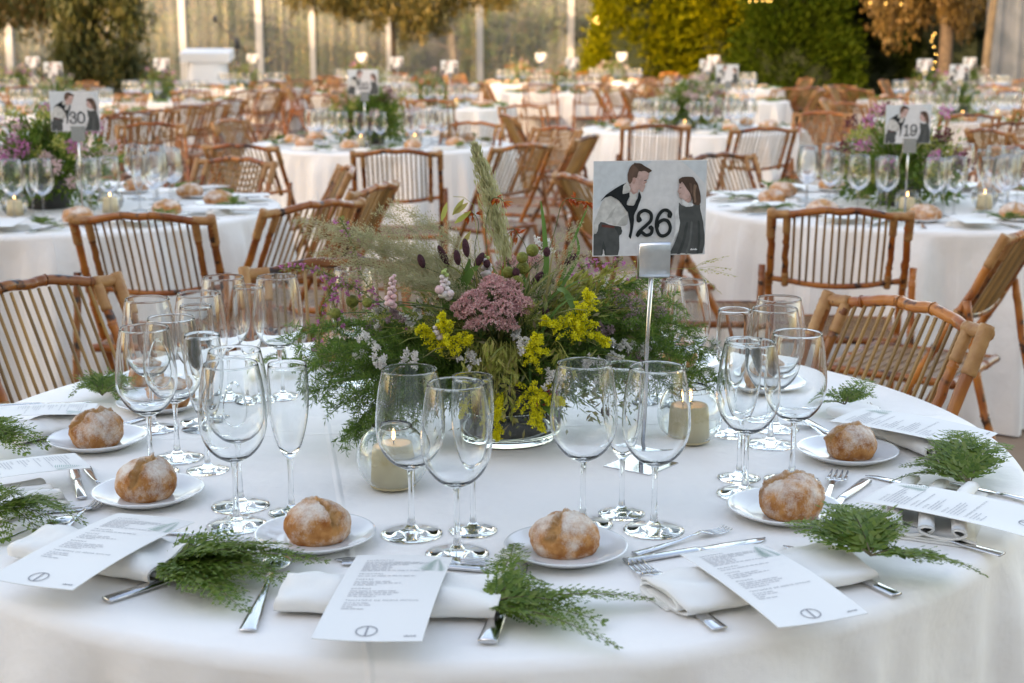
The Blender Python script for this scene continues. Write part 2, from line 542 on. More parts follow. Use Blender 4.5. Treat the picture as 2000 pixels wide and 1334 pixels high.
for nm, c in dict(p_bg=(0.70, 0.695, 0.69), p_bg2=(0.62, 0.66, 0.68), p_skin=(0.62, 0.42, 0.37), p_skin2=(0.52, 0.32, 0.27), p_hair=(0.09, 0.055, 0.04), p_hair2=(0.15, 0.09, 0.065), p_hair3=(0.25, 0.16, 0.11),
                  p_dark=(0.013, 0.017, 0.019), p_shirt=(0.62, 0.61, 0.575), p_shirt2=(0.48, 0.47, 0.44), p_grey=(0.085, 0.09, 0.087), p_grey2=(0.055, 0.06, 0.058), p_grey3=(0.13, 0.135, 0.13), p_belt=(0.16, 0.05, 0.04), p_white=(0.74, 0.74, 0.73)).items():
    M[nm] = mk('print_' + nm[2:], c, 0.55, col2=tuple(q * (0.90 if 'bg' in nm else 0.74) for q in c), scale=95, detail=8, spec=0.25)
M['cream'] = mk('white_painted_post', (0.36, 0.37, 0.37), 0.5)
M['blackmetal'] = mk('black_metal', (0.015, 0.015, 0.016), 0.45)
M['drape'] = mk('white_drape', (0.76, 0.76, 0.76), 0.9, bump=0.2, bscale=8)
# ------------------------------------------------------------------ setting: ground, slope beyond, clear marquee wall
fl = MB()
fl.add([(-60, -40, 0), (60, -40, 0), (60, 33, 0), (-60, 33, 0)], [(0, 1, 2, 3)])
m_floor = mk('sandy_carpet_floor', (0.27, 0.19, 0.135), 0.9, col2=(0.33, 0.24, 0.17), scale=3, bump=0.2, bscale=160, spec=0.2)
kind(fl.build('floor', m_floor), 'structure')
hs = MB()
nx, ny = 60, 30
for j in range(ny):
    for i in range(nx):
        x = -75 + 150 * i / (nx - 1); y = 33 + 65 * (j / (ny - 1))
        q = max(0, (y - 36) / 60)
        hs.v.append((x, y, -0.004 if j == 0 else -0.02 + 13 * q ** 0.8 * (0.8 + 0.35 * noise.noise(Vector((x * .05, y * .05, 0)))) + 0.5 * noise.noise(Vector((x * .3, y * .3, 3))) * min(1, q * 6)))
for j in range(ny - 1):
    for i in range(nx - 1):
        a = j * nx + i
        hs.f.append((a, a + 1, a + nx + 1, a + nx)); hs.m.append(0)
m_hill = mk('scrubby_hillside_earth', (0.045, 0.055, 0.03), 0.95, col2=(0.09, 0.085, 0.05), scale=0.7, detail=8, spec=0.1)
kind(hs.build('hillside', m_hill), 'structure')

# ------------------------------------------------------------------ tablecloths
def cloth_mesh(name, seed, nseg, amp, mat, rad=0.9, H=0.75):
    rg = random.Random(seed)
    comps = [(rg.randint(5, 9), rg.random() * 6.3, 0.5), (rg.randint(11, 15), rg.random() * 6.3, 0.55), (rg.randint(17, 24), rg.random() * 6.3, 0.55), (rg.randint(27, 36), rg.random() * 6.3, 0.42), (rg.randint(44, 56), rg.random() * 6.3, 0.28), (rg.randint(67, 80), rg.random() * 6.3, 0.16)]
    mb = MB()
    rr = [0.0, .2, .45, .65, .8, .86]
    prof = [(r, H, 0) for r in rr]
    e = 0.022
    for i in range(1, 7):
        q = i / 6 * math.pi / 2
        prof.append((rad - e + e * math.sin(q), H - e + e * math.cos(q), 0))
    nd = 14
    for i in range(1, nd + 1):
        d = (i / nd)
        prof.append((rad + 0.045 * d, (H - e) * (1 - d) + 0.008, d))
    rows = []
    for r, z, d in prof:
        if r == 0:
            rows.append([len(mb.v)]); mb.v.append((0, 0, z)); continue
        row = []
        for j in range(nseg):
            q = 2 * math.pi * j / nseg
            fold = sum(a * math.sin(n * q + p + 0.5 * d * math.sin(3 * q)) for n, p, a in comps)
            sharp = fold if fold > 0 else fold * 0.6
            r2 = r + amp * (d ** 0.45) * sharp
            zz = z + (0.0016 * noise.noise(Vector((r * math.cos(q) * 5, r * math.sin(q) * 5, seed))) if d == 0 and r < .87 else 0)
            row.append(len(mb.v)); mb.v.append((r2 * math.cos(q), r2 * math.sin(q), zz))
        rows.append(row)
    for a, b in zip(rows, rows[1:]):
        for j in range(nseg):
            j2 = (j + 1) % nseg
            if len(a) == 1:
                mb.f.append((a[0], b[j], b[j2]))
            else:
                mb.f.append((a[j2], a[j], b[j], b[j2]))
            mb.m.append(0)
    return mb.mesh(name, mat)
MAINC = Vector((-0.0764, 2.39, 0))
main_cloth = put('tablecloth', cloth_mesh('main_tablecloth', 3, 520, 0.055, M['cloth'], .922), None, MAINC)
tag(main_cloth, 'white round tablecloth of the front table set with bread rolls and the number twenty-six card', 'tablecloth', 'white round tablecloths')
CLOTHS = [cloth_mesh('round_tablecloth', s, 260, 0.062, M['cloth2']) for s in (5, 8, 13)]

# ------------------------------------------------------------------ table ware templates
def closed_glass(outer, wall, bottom_in, foot_r, stem_top, seg, mat, nm):
    """outer: bowl profile upward from stem_top; returns (bowl, stem, foot) meshes whose open rims meet"""
    z0 = stem_top[1]
    prof = [stem_top] + outer
    r_, z_ = outer[-1]
    prof += [(r_ - wall * 0.2, z_ + wall * 0.55), (r_ - wall * 0.8, z_ + wall * 0.55), (r_ - wall, z_)]
    for (r, z) in outer[-2::-1]:
        if z > bottom_in + 0.004:
            k = min(1, (z - bottom_in) / 0.03)
            prof.append((max(r - wall * (1 + (1 - k) * 1.2), 0.001), z + (1 - k) * 0.0018))
    prof.append((outer[1][0] * 0.35, bottom_in + 0.0007))
    prof.append((0, bottom_in))
    bowl = MB().lathe(prof, seg).mesh(nm + '_bowl', mat)
    fr = foot_r
    neck = (fr * 0.23, 0.0088)
    stem = MB().lathe([neck, (fr * 0.15, 0.0135), (fr * 0.105, 0.026), (0.0037, 0.05), (0.0037, z0 - 0.02), (0.0043, z0 - 0.007), stem_top], max(seg // 2, 12)).mesh(nm + '_stem', mat)
    foot = MB().lathe([(0, 0.0005), (fr * .97, 0.0005), (fr, 0.0012), (fr * .98, 0.0022), (fr * .7, 0.0042), (fr * .42, 0.0064), neck], seg).mesh(nm + '_foot', mat)
    return [('bowl', bowl, []), ('stem', stem, []), ('foot', foot, [])]
def smooth_prof(p, n=4):
    return [(q.x, q.y) for q in catmull([(a, b, 0) for a, b in p], n)]
WB = smooth_prof([(.0125, .0965), (.026, .1045), (.0375, .118), (.0448, .135), (.0475, .153), (.0467, .176), (.0436, .203), (.0405, .221), (.0375, .235)], 3)
FB = smooth_prof([(.0095, .0885), (.017, .102), (.0238, .125), (.0282, .15), (.0298, .175), (.0292, .2), (.0276, .222)], 3)
WINE = closed_glass(WB, 0.0010, 0.0995, 0.043, (.0055, .093), 40, M['glass'], 'wine_glass')
FLUTE = closed_glass(FB, 0.0010, 0.0905, 0.034, (.0050, .084), 32, M['glass'], 'flute')
def far_glass(outer, foot_r, z0, nm, seg=18):
    b = outer[::3] + [outer[-1]]
    # one closed thin skin: foot, stem, bowl
    mb = MB().lathe([(0, .0006), (foot_r, .001), (foot_r * .97, .0024), (foot_r * .4, .006), (.006, .012), (.0038, .03), (.0038, z0 - .015), (.006, z0)] + b, seg)
    return mb.mesh(nm, M['thin'])
def far_parts(outer, foot_r, z0, nm, seg=20):
    b = outer[::2] + [outer[-1]]
    return [('bowl', MB().lathe([(.006, z0)] + b + [(outer[-1][0] - .0012, outer[-1][1] + .0004)], seg).mesh(nm + '_bowl', M['thin']), []),
            ('stem', MB().lathe([(.006, .012), (.0038, .03), (.0038, z0 - .015), (.006, z0)], 10).mesh(nm + '_stem', M['thin']), []),
            ('foot', MB().lathe([(0, .0006), (foot_r, .001), (foot_r * .97, .0024), (foot_r * .4, .006), (.006, .012)], seg).mesh(nm + '_foot', M['thin']), [])]
WINE_MID = far_parts(WB, .043, .093, 'mid_wine_glass')
FLUTE_MID = far_parts(FB, .034, .084, 'mid_flute')
WINE_FAR = far_glass(WB, .043, .093, 'far_wine_glass', 14)

PLATE = MB().lathe([(0, .002), (.044, .002), (.047, .0004), (.050, .0022), (.064, .008), (.0765, .0148), (.0780, .0160), (.0772, .0172), (.0745, .0165), (.062, .0108), (.051, .0072), (.047, .0064), (0, .0060)], 56).mesh('plate_body', M['porcelain'])
PLATE_FAR = MB().lathe([(0, .002), (.05, .002), (.077, .0148), (.076, .0168), (.051, .0072), (0, .006)], 28).mesh('far_plate_body', M['porcelain'])

def bread_mesh(seed, nu=96, nv=60, peak=0.0):
    rg = random.Random(seed)
    rx, ry, hz = 0.0545 + rg.uniform(-.004, .004), 0.049 + rg.uniform(-.004, .004), 0.056 + rg.uniform(-.004, .005)
    ang = rg.uniform(0, 3.14)
    nrm = Vector((math.cos(ang), math.sin(ang), 0.12 + rg.uniform(-.1, .2))).normalized()
    off = rg.uniform(-.12, .12)
    br = rg.uniform(0, 6.28)
    n2 = Vector((math.cos(ang + 1.25), math.sin(ang + 1.25), 0.1)).normalized()
    so = Vector((seed * 1.7, seed * .9, 0))
    vs, crack, flour = [], [], []
    for i in range(nv + 1):
        th = math.pi * i / nv
        for j in range(nu):
            ph = 2 * math.pi * j / nu
            d = Vector((math.sin(th) * math.cos(ph), math.sin(th) * math.sin(ph), -math.cos(th)))
            wob = 0.22 * noise.noise(d * 2.2 + so) + 0.06 * noise.noise(d * 9 + so)
            s = nrm.dot(d) - off + wob
            up = max(0.0, min(1.0, (d.z + 0.05) / 0.35))
            wid = 0.12
            g = math.exp(-(abs(s) / wid) ** 3) * up
            s2 = n2.dot(d) - 0.1 + wob
            g2 = math.exp(-(s2 / 0.13) ** 2) * up * (1 if s > 0 else 0) * 0.8
            g = max(g, g2)
            lip = math.exp(-((abs(s) - wid * 1.25) / 0.05) ** 2) * up
            rad = 1 + 0.05 * noise.noise(d * 1.6 + so * 2) + 0.030 * noise.noise(d * 5 + so) + 0.012 * noise.noise(d * 17 + so)
            rad += 0.085 * lip - 0.15 * g + g * 0.10 * noise.noise(d * 14 + so) + 0.16 * math.exp(-((s - wid * 1.1) / .07) ** 2) * up * max(0, .3 + noise.noise(d * 4 + so * 3))
            rad += 0.10 * peak * math.exp(-((d - (nrm * 0.1 + Vector((0.1, -.3, .95))).normalized()).length / .12) ** 2)
            z = d.z
            z = -0.62 if z < -0.62 else z
            flat = Vector((d.x, d.y, 0))
            if d.z < -0.62:
                q = math.sqrt(max(0, 1 - .62 ** 2))
                l = flat.length
                # underside: flat disc
                vs.append((rx * rad * d.x, ry * rad * d.y, 0.0))
            else:
                zz = (d.z * rad + 0.62) / 1.62 * hz
                bul = 1.0 if d.z > 0 else 1.0
                vs.append((rx * rad * d.x * bul, ry * rad * d.y * bul, max(0.0, zz)))
            crack.append(min(1, g * 1.3))
            flour.append(max(0, min(1, 0.30 + 0.65 * max(0, d.z) + 0.7 * noise.noise(d * 1.8 + so * 4))) * (1 - 0.85 * min(1, g * 1.2)))
    fs = []
    for i in range(nv):
        for j in range(nu):
            j2 = (j + 1) % nu
            fs.append((i * nu + j, i * nu + j2, (i + 1) * nu + j2, (i + 1) * nu + j))
    me = MB().add(vs, fs).mesh('bread_roll_body', M['bread'])
    for nm, dat in (('crack', crack), ('flour', flour)):
        a = me.attributes.new(nm, 'FLOAT', 'POINT')
        a.data.foreach_set('value', dat)
    return me
BREADS = [bread_mesh(s, peak=p) for s, p in ((1, 0), (4, 0), (9, 1), (12, .6), (21, 0), (17, .5))]
BREADS_FAR = [bread_mesh(s, 24, 16) for s in (2, 6, 11)]

CANDLE_BOWL = None
def bowl_prof():
    o, c, r, wl = [], 0.048, 0.0535, 0.0030
    o += [(0, 0.0), (.0225, 0.0), (.0255, .0012)]
    for i in range(0, 17):
        z = -0.044 + (0.0885) * i / 16
        o.append((math.sqrt(max(r * r - z * z, 0)), c + z))
    rim = o[-1]
    o += [(rim[0] + .0002, rim[1] + .0022), (rim[0] - .0012, rim[1] + .0032), (rim[0] - .0026, rim[1] + .0022)]
    ri = r - wl
    for i in range(16, -1, -1):
        z = -0.0425 + (0.0865) * i / 16
        o.append((math.sqrt(max(ri * ri - z * z, 0)), c + z))
    o += [(.018, .0048), (0, .0046)]
    return o
CANDLE_BOWL = [('bowl', MB().lathe(bowl_prof(), 48).mesh('candle_bowl_glass', M['bowlglass']), [])]
CANDLE_BOWL_FAR = MB().lathe([(0, .001), (.0235, .001)] + [(math.sqrt(max(.0535 ** 2 - z * z, 0)), .048 + z) for z in [-.04, -.025, 0, .02, .034, .0415]], 22).mesh('far_candle_bowl', M['thin'])
cm = MB().lathe([(0, 0), (.0325, 0), (.0315, .012), (.0295, .045), (.0285, .054), (.027, .0575), (.0235, .0565), (.015, .0535), (0, .0528)], 40)
CANDLE = [('wax_pillar', cm.mesh('candle_wax', M['wax']), []),
          ('wick', MB().tube([(0, 0, .052), (0.0004, 0, .060), (.0012, 0, .064)], [.0007, .0007, .0005], 5).mesh('candle_wick', M['wick']), []),
          ('flame', MB().lathe([(0, .0615), (.0018, .0645), (.0027, .0685), (.0021, .0735), (.0010, .0785), (0, .083)], 10).mesh('candle_flame_body', M['flame']), [])]

def loft(secs, n=8):
    """secs: (y, width, z, thickness, x)"""
    mb = MB()
    vs, fs = [], []
    for s in secs:
        y, w_, z, t = s[:4]
        x = s[4] if len(s) > 4 else 0
        for j in range(n):
            q = 2 * math.pi * (j + .5) / n
            c_, s_ = math.cos(q), math.sin(q)
            vs.append((x + w_ / 2 * max(-1, min(1, c_ * 1.25)), y, z + t / 2 * max(-1, min(1, s_ * 1.25))))
    k = len(secs)
    for i in range(k - 1):
        for j in range(n):
            j2 = (j + 1) % n
            fs.append((i * n + j2, i * n + j, (i + 1) * n + j, (i + 1) * n + j2))
    fs.append(tuple(range(n))); fs.append(tuple((k - 1) * n + j for j in range(n))[::-1])
    return mb.add(vs, fs)
FORK_L, KNIFE_L = 0.215, 0.235
fh = loft([(-.1075, .0185, .0035, .0026), (-.1060, .0190, .0036, .0030), (-.06, .0155, .0040, .0032), (-.01, .0088, .0058, .0034), (.02, .0066, .0095, .0032), (.038, .0082, .0112, .0026)])
ft = loft([(.038, .0082, .0112, .0026), (.046, .0185, .0108, .0020), (.054, .0245, .0086, .0018), (.064, .0255, .0064, .0018)])
for x in (-.0110, -.0037, .0037, .0110):
    t = loft([(.062, .0046, .0066, .0017, x), (.075, .0042, .0046, .0017, x), (.092, .0036, .0048, .0015, x * .97), (.1055, .0022, .0078, .0011, x * .95)], 6)
    ft.add(t.v, t.f)
FORK = [('handle', fh.mesh('fork_handle', M['steel']), []), ('tines', ft.mesh('fork_tines', M['steel']), [])]
kh = loft([(-.1175, .0185, .0042, .0055), (-.116, .0195, .0042, .0062), (-.06, .0175, .0042, .0064), (-.005, .0150, .0042, .0062), (.002, .0125, .0042, .0050)])
kb = loft([(.002, .0125, .0042, .0050), (.010, .0140, .0036, .0022), (.03, .0205, .0032, .0016), (.07, .0205, .0032, .0014), (.098, .0170, .0032, .0013), (.112, .0085, .0032, .0012, -.003), (.1165, .0025, .0032, .001, -.006)])
KNIFE = [('handle', kh.mesh('knife_handle', M['steel']), []), ('blade', kb.mesh('knife_blade', M['steel']), [])]
sp = MB().blob((0, .085, .0085), (.0185, .028, .006), 16, 8)
SPOON = [('handle', fh.mesh('spoon_handle', M['steel']), []), ('spoon_bowl', sp.mesh('spoon_scoop', M['steel']), [])]

def napkin_mesh(seed, L=0.20, W=0.10, humps=3):
    """a cloth folded back and forth: humps of a thick ribbon lying on a flat fold"""
    rg = random.Random(seed)
    mb = MB()
    nu, nl = 14 * humps, 14
    th = 0.0034
    def path(t, l):
        k = t * humps
        hh = 0.0088 * (1 - 0.12 * math.floor(min(k, humps - .01))) * (1 + 0.12 * math.sin(6 * l + seed + k))
        y = (t - 0.5) * W + 0.0150 * math.sin(2 * math.pi * k)
        z = 0.0045 + th / 2 + hh * (1 - math.cos(2 * math.pi * k))
        return y, z
    vs, fs = [], []
    for a in range(nl):
        l = a / (nl - 1) - .5
        x = l * L
        rows = [path(i / nu, l) for i in range(nu + 1)]
        for side in (1, -1):
            for i, (y, z) in enumerate(rows):
                y0, z0 = rows[max(i - 1, 0)]; y1, z1 = rows[min(i + 1, nu)]
                ty, tz = y1 - y0, z1 - z0
                ln = math.hypot(ty, tz) or 1
                yy, zz = y - tz / ln * th / 2 * side, z + ty / ln * th / 2 * side
                xs = x + 0.006 * math.sin(i * .5 + seed) * (abs(l) * 2) ** 3
                vs.append((xs, yy + 0.010 * math.sin(l * 3 + seed) , max(zz, 0.0028)))
    m1 = nu + 1
    row = 2 * m1
    for a in range(nl - 1):
        for side in (0, 1):
            for i in range(nu):
                p = a * row + side * m1 + i
                f = (p, p + 1, p + row + 1, p + row)
                fs.append(f if side == 1 else f[::-1])
        for i, fl_ in ((0, False), (nu, True)):
            p, q = a * row + i, a * row + m1 + i
            f = (p, q, q + row, p + row)
            fs.append(f if not fl_ else f[::-1])
    for a, fl_ in ((0, False), (nl - 1, True)):
        for i in range(nu):
            p, q = a * row + i, a * row + m1 + i
            f = (p, p + 1, q + 1, q)
            fs.append(f if fl_ else f[::-1])
    mb.add(vs, fs)
    # the flat folded layers underneath
    for k in range(2):
        mb.box((0.001 * k, 0.002 * k, 0.0012 + k * 0.0023), (L * (.985 - .02 * k), W * (1.0 - .03 * k), 0.0018))
    return mb.mesh('napkin_cloth', M['napkin'])
def roll_mesh(seed, L=0.20, W=0.096, H=0.030, turns=2.3):
    """a cloth folded round itself into a soft flat roll; the ends show the layers"""
    so = Vector((seed * 3.1, 0, 0))
    th, nu, nl = 0.0030, 110, 22
    def path(t, l):
        a = -math.pi * .55 + t * turns * 2 * math.pi
        k = 1 - 0.70 * t
        hw, hh = W / 2 * (1 - .42 * t), H / 2 * k
        c, s_ = math.cos(a), math.sin(a)
        e_ = 2.6
        q = (abs(c) ** e_ + abs(s_) ** e_) ** (-1 / e_)
        y = c * q * hw + .010 * t
        z = H / 2 + s_ * q * hh - .003 * t
        w_ = noise.noise(Vector((l * 5, y * 26, 0)) + so)
        z += (.0062 * w_ + .0034 * math.sin(y * 95 + seed + 3 * l)) * (1 if s_ > 0 else .1) * (1 - t)
        y += .004 * noise.noise(Vector((l * 4, 0, z * 60)) + so)
        return y, max(z, .001)
    vs, fs = [], []
    for a in range(nl):
        l = a / (nl - 1) - .5
        rows = [path(i / nu, l * 2) for i in range(nu + 1)]
        sc2 = 1 + .10 * l
        for side in (1, -1):
            for i, (y, z) in enumerate(rows):
                y0, z0 = rows[max(i - 1, 0)]; y1, z1 = rows[min(i + 1, nu)]
                ty, tz = y1 - y0, z1 - z0
                ln = math.hypot(ty, tz) or 1
                x = l * L + .006 * math.sin(i * .21 + seed) * max(0, abs(l) * 2 - .6)
                vs.append((x, (y - tz / ln * th / 2 * side) * sc2, max(z + ty / ln * th / 2 * side, 0.0004)))
    m1, row = nu + 1, 2 * (nu + 1)
    for a in range(nl - 1):
        for side in (0, 1):
            for i in range(nu):
                p = a * row + side * m1 + i
                f = (p, p + 1, p + row + 1, p + row)
                fs.append(f if side == 1 else f[::-1])
        for i in (0, nu):
            p, q = a * row + i, a * row + m1 + i
            fs.append((p, q, q + row, p + row))
    for a in (0, nl - 1):
        for i in range(nu):
            p, q = a * row + i, a * row + m1 + i
            fs.append((p, p + 1, q + 1, q))
    return MB().add(vs, fs).mesh('napkin_roll', M['napkin'])
NAPKINS = [napkin_mesh(1, W=.105), roll_mesh(2), roll_mesh(5, W=.115, H=.027, turns=2.2)]
nf = MB()
for k, (wd, z, y) in enumerate(((.1, .003, 0), (.085, .011, .004), (.06, .019, -.002))):
    nf.blob((0, y, z), (.105 - .006 * k, wd / 2, .007), 12, 6)
NAPKIN_FAR = nf.mesh('far_napkin_cloth', M['napkin'])

# menu card, local X right and Y to the head of the text
MW, MH = 0.122, 0.262
def bend(v):                                          # the card bows a little over the napkin
    x, y, z = v
    return (x, y, z + .003 - .0052 * (y / (MH / 2)) ** 2 + .0016 * math.sin(x * 30 + y * 9))
cb = MB()
for zz in (0.0008, 0.0):
    for j in range(19):
        for i in range(11):
            cb.v.append((-MW / 2 + MW * i / 10, -MH / 2 + MH * j / 18, zz))
for o_ in (0, 209):
    for j in range(18):
        for i in range(10):
            a_ = o_ + j * 11 + i
            f_ = (a_, a_ + 1, a_ + 12, a_ + 11)
            cb.f.append(f_ if o_ == 0 else f_[::-1]); cb.m.append(0)
rim_ = list(range(0, 11)) + [j * 11 + 10 for j in range(1, 19)] + [198 + i for i in range(9, -1, -1)] + [j * 11 for j in range(17, 0, -1)]
for a_, b_ in zip(rim_, rim_[1:] + rim_[:1]):
    cb.f.append((a_, a_ + 209, b_ + 209, b_)); cb.m.append(0)
cb.v = [bend(v) for v in cb.v]
card = cb.mesh('menu_card_stock', M['card'], False)
def text_mesh(body, size, mat, x, y, z, align='LEFT', name='lettering'):
    cu = bpy.data.curves.new('text', 'FONT')
    cu.body = body; cu.size = size; cu.align_x = align; cu.resolution_u = 2; cu.space_character = 1.25
    o = bpy.data.objects.new('text', cu); COL.objects.link(o)
    bpy.context.view_layer.update()
    me = bpy.data.meshes.new_from_object(o.evaluated_get(bpy.context.evaluated_depsgraph_get()))
    mb = MB().add([(v.co.x + x, v.co.y + y, z) for v in me.vertices], [tuple(p.vertices) for p in me.polygons])
    bpy.data.objects.remove(o); bpy.data.curves.remove(cu); bpy.data.meshes.remove(me)
    return mb
head, body = MB(), MB()
rg = random.Random(4)
yy = MH / 2 - 0.026
for h, lines in (('ENTRANTES', (.88, .84, .62, .40, .42, .38, .92)), ('PRINCIPAL', (.80,)), ('POSTRE', (.50, .62, .30)), ('BODEGA', (.60, .66, .56, .36)), ('TENTEMPI\u00c9 DE MEDIA NOCHE', (.34, .34, .12, .27))):
    t = text_mesh(h, 0.0052, None, -MW / 2 + 0.017, yy, 0.0013)
    head.add(t.v, t.f)
    yy -= 0.0066
    for ln in lines:
        x, e_ = -MW / 2 + 0.017, -MW / 2 + 0.017 + ln * (MW - 0.034)
        while x < e_:
            wl = min(rg.uniform(.0025, .011), e_ - x + .002)
            body.add([(x, yy, .0013), (x + wl, yy, .0013), (x + wl, yy + .0017, .0013), (x, yy + .0017, .0013)], [(0, 1, 2, 3)])
            x += wl + .0016
        yy -= 0.0054
    yy -= 0.0072
em = MB()
def ring(mb, c, r, w_, z, n=36):
    vs = []
    for j in range(n):
        q = 2 * math.pi * j / n
        vs += [(c[0] + (r - w_) * math.cos(q), c[1] + (r - w_) * math.sin(q), z), (c[0] + r * math.cos(q), c[1] + r * math.sin(q), z)]
    mb.add(vs, [(2 * j, 2 * j + 1, (2 * j + 3) % (2 * n), (2 * j + 2) % (2 * n)) for j in range(n)])
ring(em, (-.004, -MH / 2 + .0225), .0125, .0018, .0013)
em.box((-.004, -MH / 2 + .0225, .0013), (.0022, .0215, .0001))
mk_ = MB()
for k in range(6):
    mk_.box((MW / 2 - .021 + k * .0023, -MH / 2 + .011 + .0004 * (k % 2), .0013), (.0018, .0018 + .0012 * (k == 1 or k == 5), .0001))
fp = MB()
for k in range(13):                                   # printed fern at the head of the card
    t = k / 12
    cx, cy = MW / 2 - .012 - .004 * t, MH / 2 - .062 + .046 * t
    ll = .024 * (1 - t) ** .8 + .002
    for sgn in (-1, 1):
        lx = -ll if sgn < 0 else min(ll * .45, MW / 2 - cx - .001)
        fp.add([(cx, cy, .0013), (cx + lx * .5, cy + .0032, .0013), (cx + lx, cy + .002 + .004 * (1 - t), .0013), (cx + lx * .5, cy + .0008, .0013)], [(0, 1, 2, 3)] if sgn > 0 else [(3, 2, 1, 0)])
for q_ in (head, body, em, mk_, fp):
    q_.v = [bend(v) for v in q_.v]
MENU = [('card', card, [('heading_lettering', head.mesh('menu_headings', M['greyink'], False)), ('body_lettering', body.mesh('menu_text', M['lightink'], False)),
                        ('ring_emblem', em.mesh('menu_emblem', M['greyink'], False)), ('maker_mark', mk_.mesh('menu_mark', M['greyink'], False)),
                        ('fern_print', fp.mesh('menu_fern', M['greenink2'], False))])]
MENU_FAR = MB().box((0, 0, 0.0005), (MW, MH, 0.001)).mesh('far_menu_card', M['card'], False)

def frond_arrays(pts, width, n=11, sub=6, rg=random, droop=.12):
    pts = [Vector(p) for p in pts]
    P, D, L, W, S = [], [], [], [], []
    k = len(pts)
    def pos(t):
        x = t * (k - 1); i = min(int(x), k - 2)
        return pts[i].lerp(pts[i + 1], x - i), (pts[i + 1] - pts[i]).normalized()
    tot = sum((pts[i + 1] - pts[i]).length for i in range(k - 1))
    roll = rg.uniform(-.25, .25)
    n = max(n, int(tot / .0115))
    for i in range(n):
        t = 0.08 + 0.90 * i / (n - 1)
        p, tg = pos(t)
        side = tg.cross(Vector((0, 0, 1)))
        side = side.normalized() if side.length > .05 else tg.orthogonal().normalized()
        up = side.cross(tg)
        side = side * math.cos(roll) + up * math.sin(roll)
        up = side.cross(tg)
        pl = width * 1.5 * min(1, .35 + t * 5) * (1 - t) ** .75 * rg.uniform(.82, 1.1) + .0045
        for sg in (-1, 1):
            d = (tg * .72 + side * sg * .75 + up * rg.uniform(-.05, .10)).normalized()
            ns = max(3, int(pl / .0060 + 1.5))
            P.append(p); D.append(d); L.append(pl * 1.0); W.append(.0028); S.append(d.cross(up).normalized())
            for q in range(ns):
                u = (q + .3) / ns
                b = p + d * pl * u - Vector((0, 0, droop * pl * u * u))
                d2side = d.cross(up).normalized()
                ll = max(.0052, (1 - u * .72) * pl * .34)
                for s2 in (-1, 1):
                    dd = (d * .75 + d2side * s2 * .65 + up * rg.uniform(-.25, .25)).normalized()
                    P.append(b); D.append(dd); L.append(ll); W.append(ll * .50)
                    S.append((dd.cross(up) + up * rg.uniform(-.5, .5)).normalized())
            P.append(p + d * pl * .9); D.append(d); L.append(pl * .2 + .003); W.append(.0035); S.append(d.cross(up).normalized())
    return P, D, L, W, S
def leaf_mesh_s(name, arr, mats, origin=(0, 0, 0)):
    P, D, L, W, S = [np.array([tuple(x) if hasattr(x, '__len__') else x for x in a], float) for a in arr]
    n = len(P)
    P = P - np.array(origin)
    V = np.empty((n, 4, 3))
    V[:, 0] = P
    V[:, 1] = P + D * (L * .5)[:, None] + S * (W * .5)[:, None]
    V[:, 2] = P + D * L[:, None]
    V[:, 3] = P + D * (L * .5)[:, None] - S * (W * .5)[:, None]
    me = bpy.data.meshes.new(name)
    me.vertices.add(n * 4); me.vertices.foreach_set('co', V.reshape(-1))
    me.loops.add(n * 4); me.loops.foreach_set('vertex_index', np.arange(n * 4, dtype=np.int32))
    me.polygons.add(n)
    me.polygons.foreach_set('loop_start', np.arange(0, n * 4, 4, dtype=np.int32))
    me.polygons.foreach_set('loop_total', np.full(n, 4, dtype=np.int32))
    for m in (mats if isinstance(mats, (list, tuple)) else [mats]):
        me.materials.append(m)
    me.update(calc_edges=True); me.validate()
    return me
def sprig(label, base, tips, group, rise=.03, width=.032, seed=0, tz=None):
    width *= 1.0
    rg = random.Random(seed)
    t = thing('fern_sprig', label, 'fern', base, 0, group)
    b = Vector(base)
    for i, tip in enumerate(tips):
        tip = Vector(tip)
        ln = (tip - b).length
        mid = b.lerp(tip, .5) + Vector((rg.uniform(-.1, .1) * ln, rg.uniform(-.1, .1) * ln, rise * rg.uniform(.6, 1.2)))
        pts = bez(b, mid, tip, 8)
        arr = frond_arrays(pts, min(width, ln * .34) * rg.uniform(.9, 1.15), n=max(9, int(ln / .012)), sub=5, rg=rg)
        fr = put('frond', leaf_mesh_s('fern_frond', arr, M['fern'], b), t)
        MB().tube([p - b for p in pts], [.0012 - .0009 * q / 7 for q in range(8)], 5).build('frond_stem', M['fernstem'], fr)
    return t
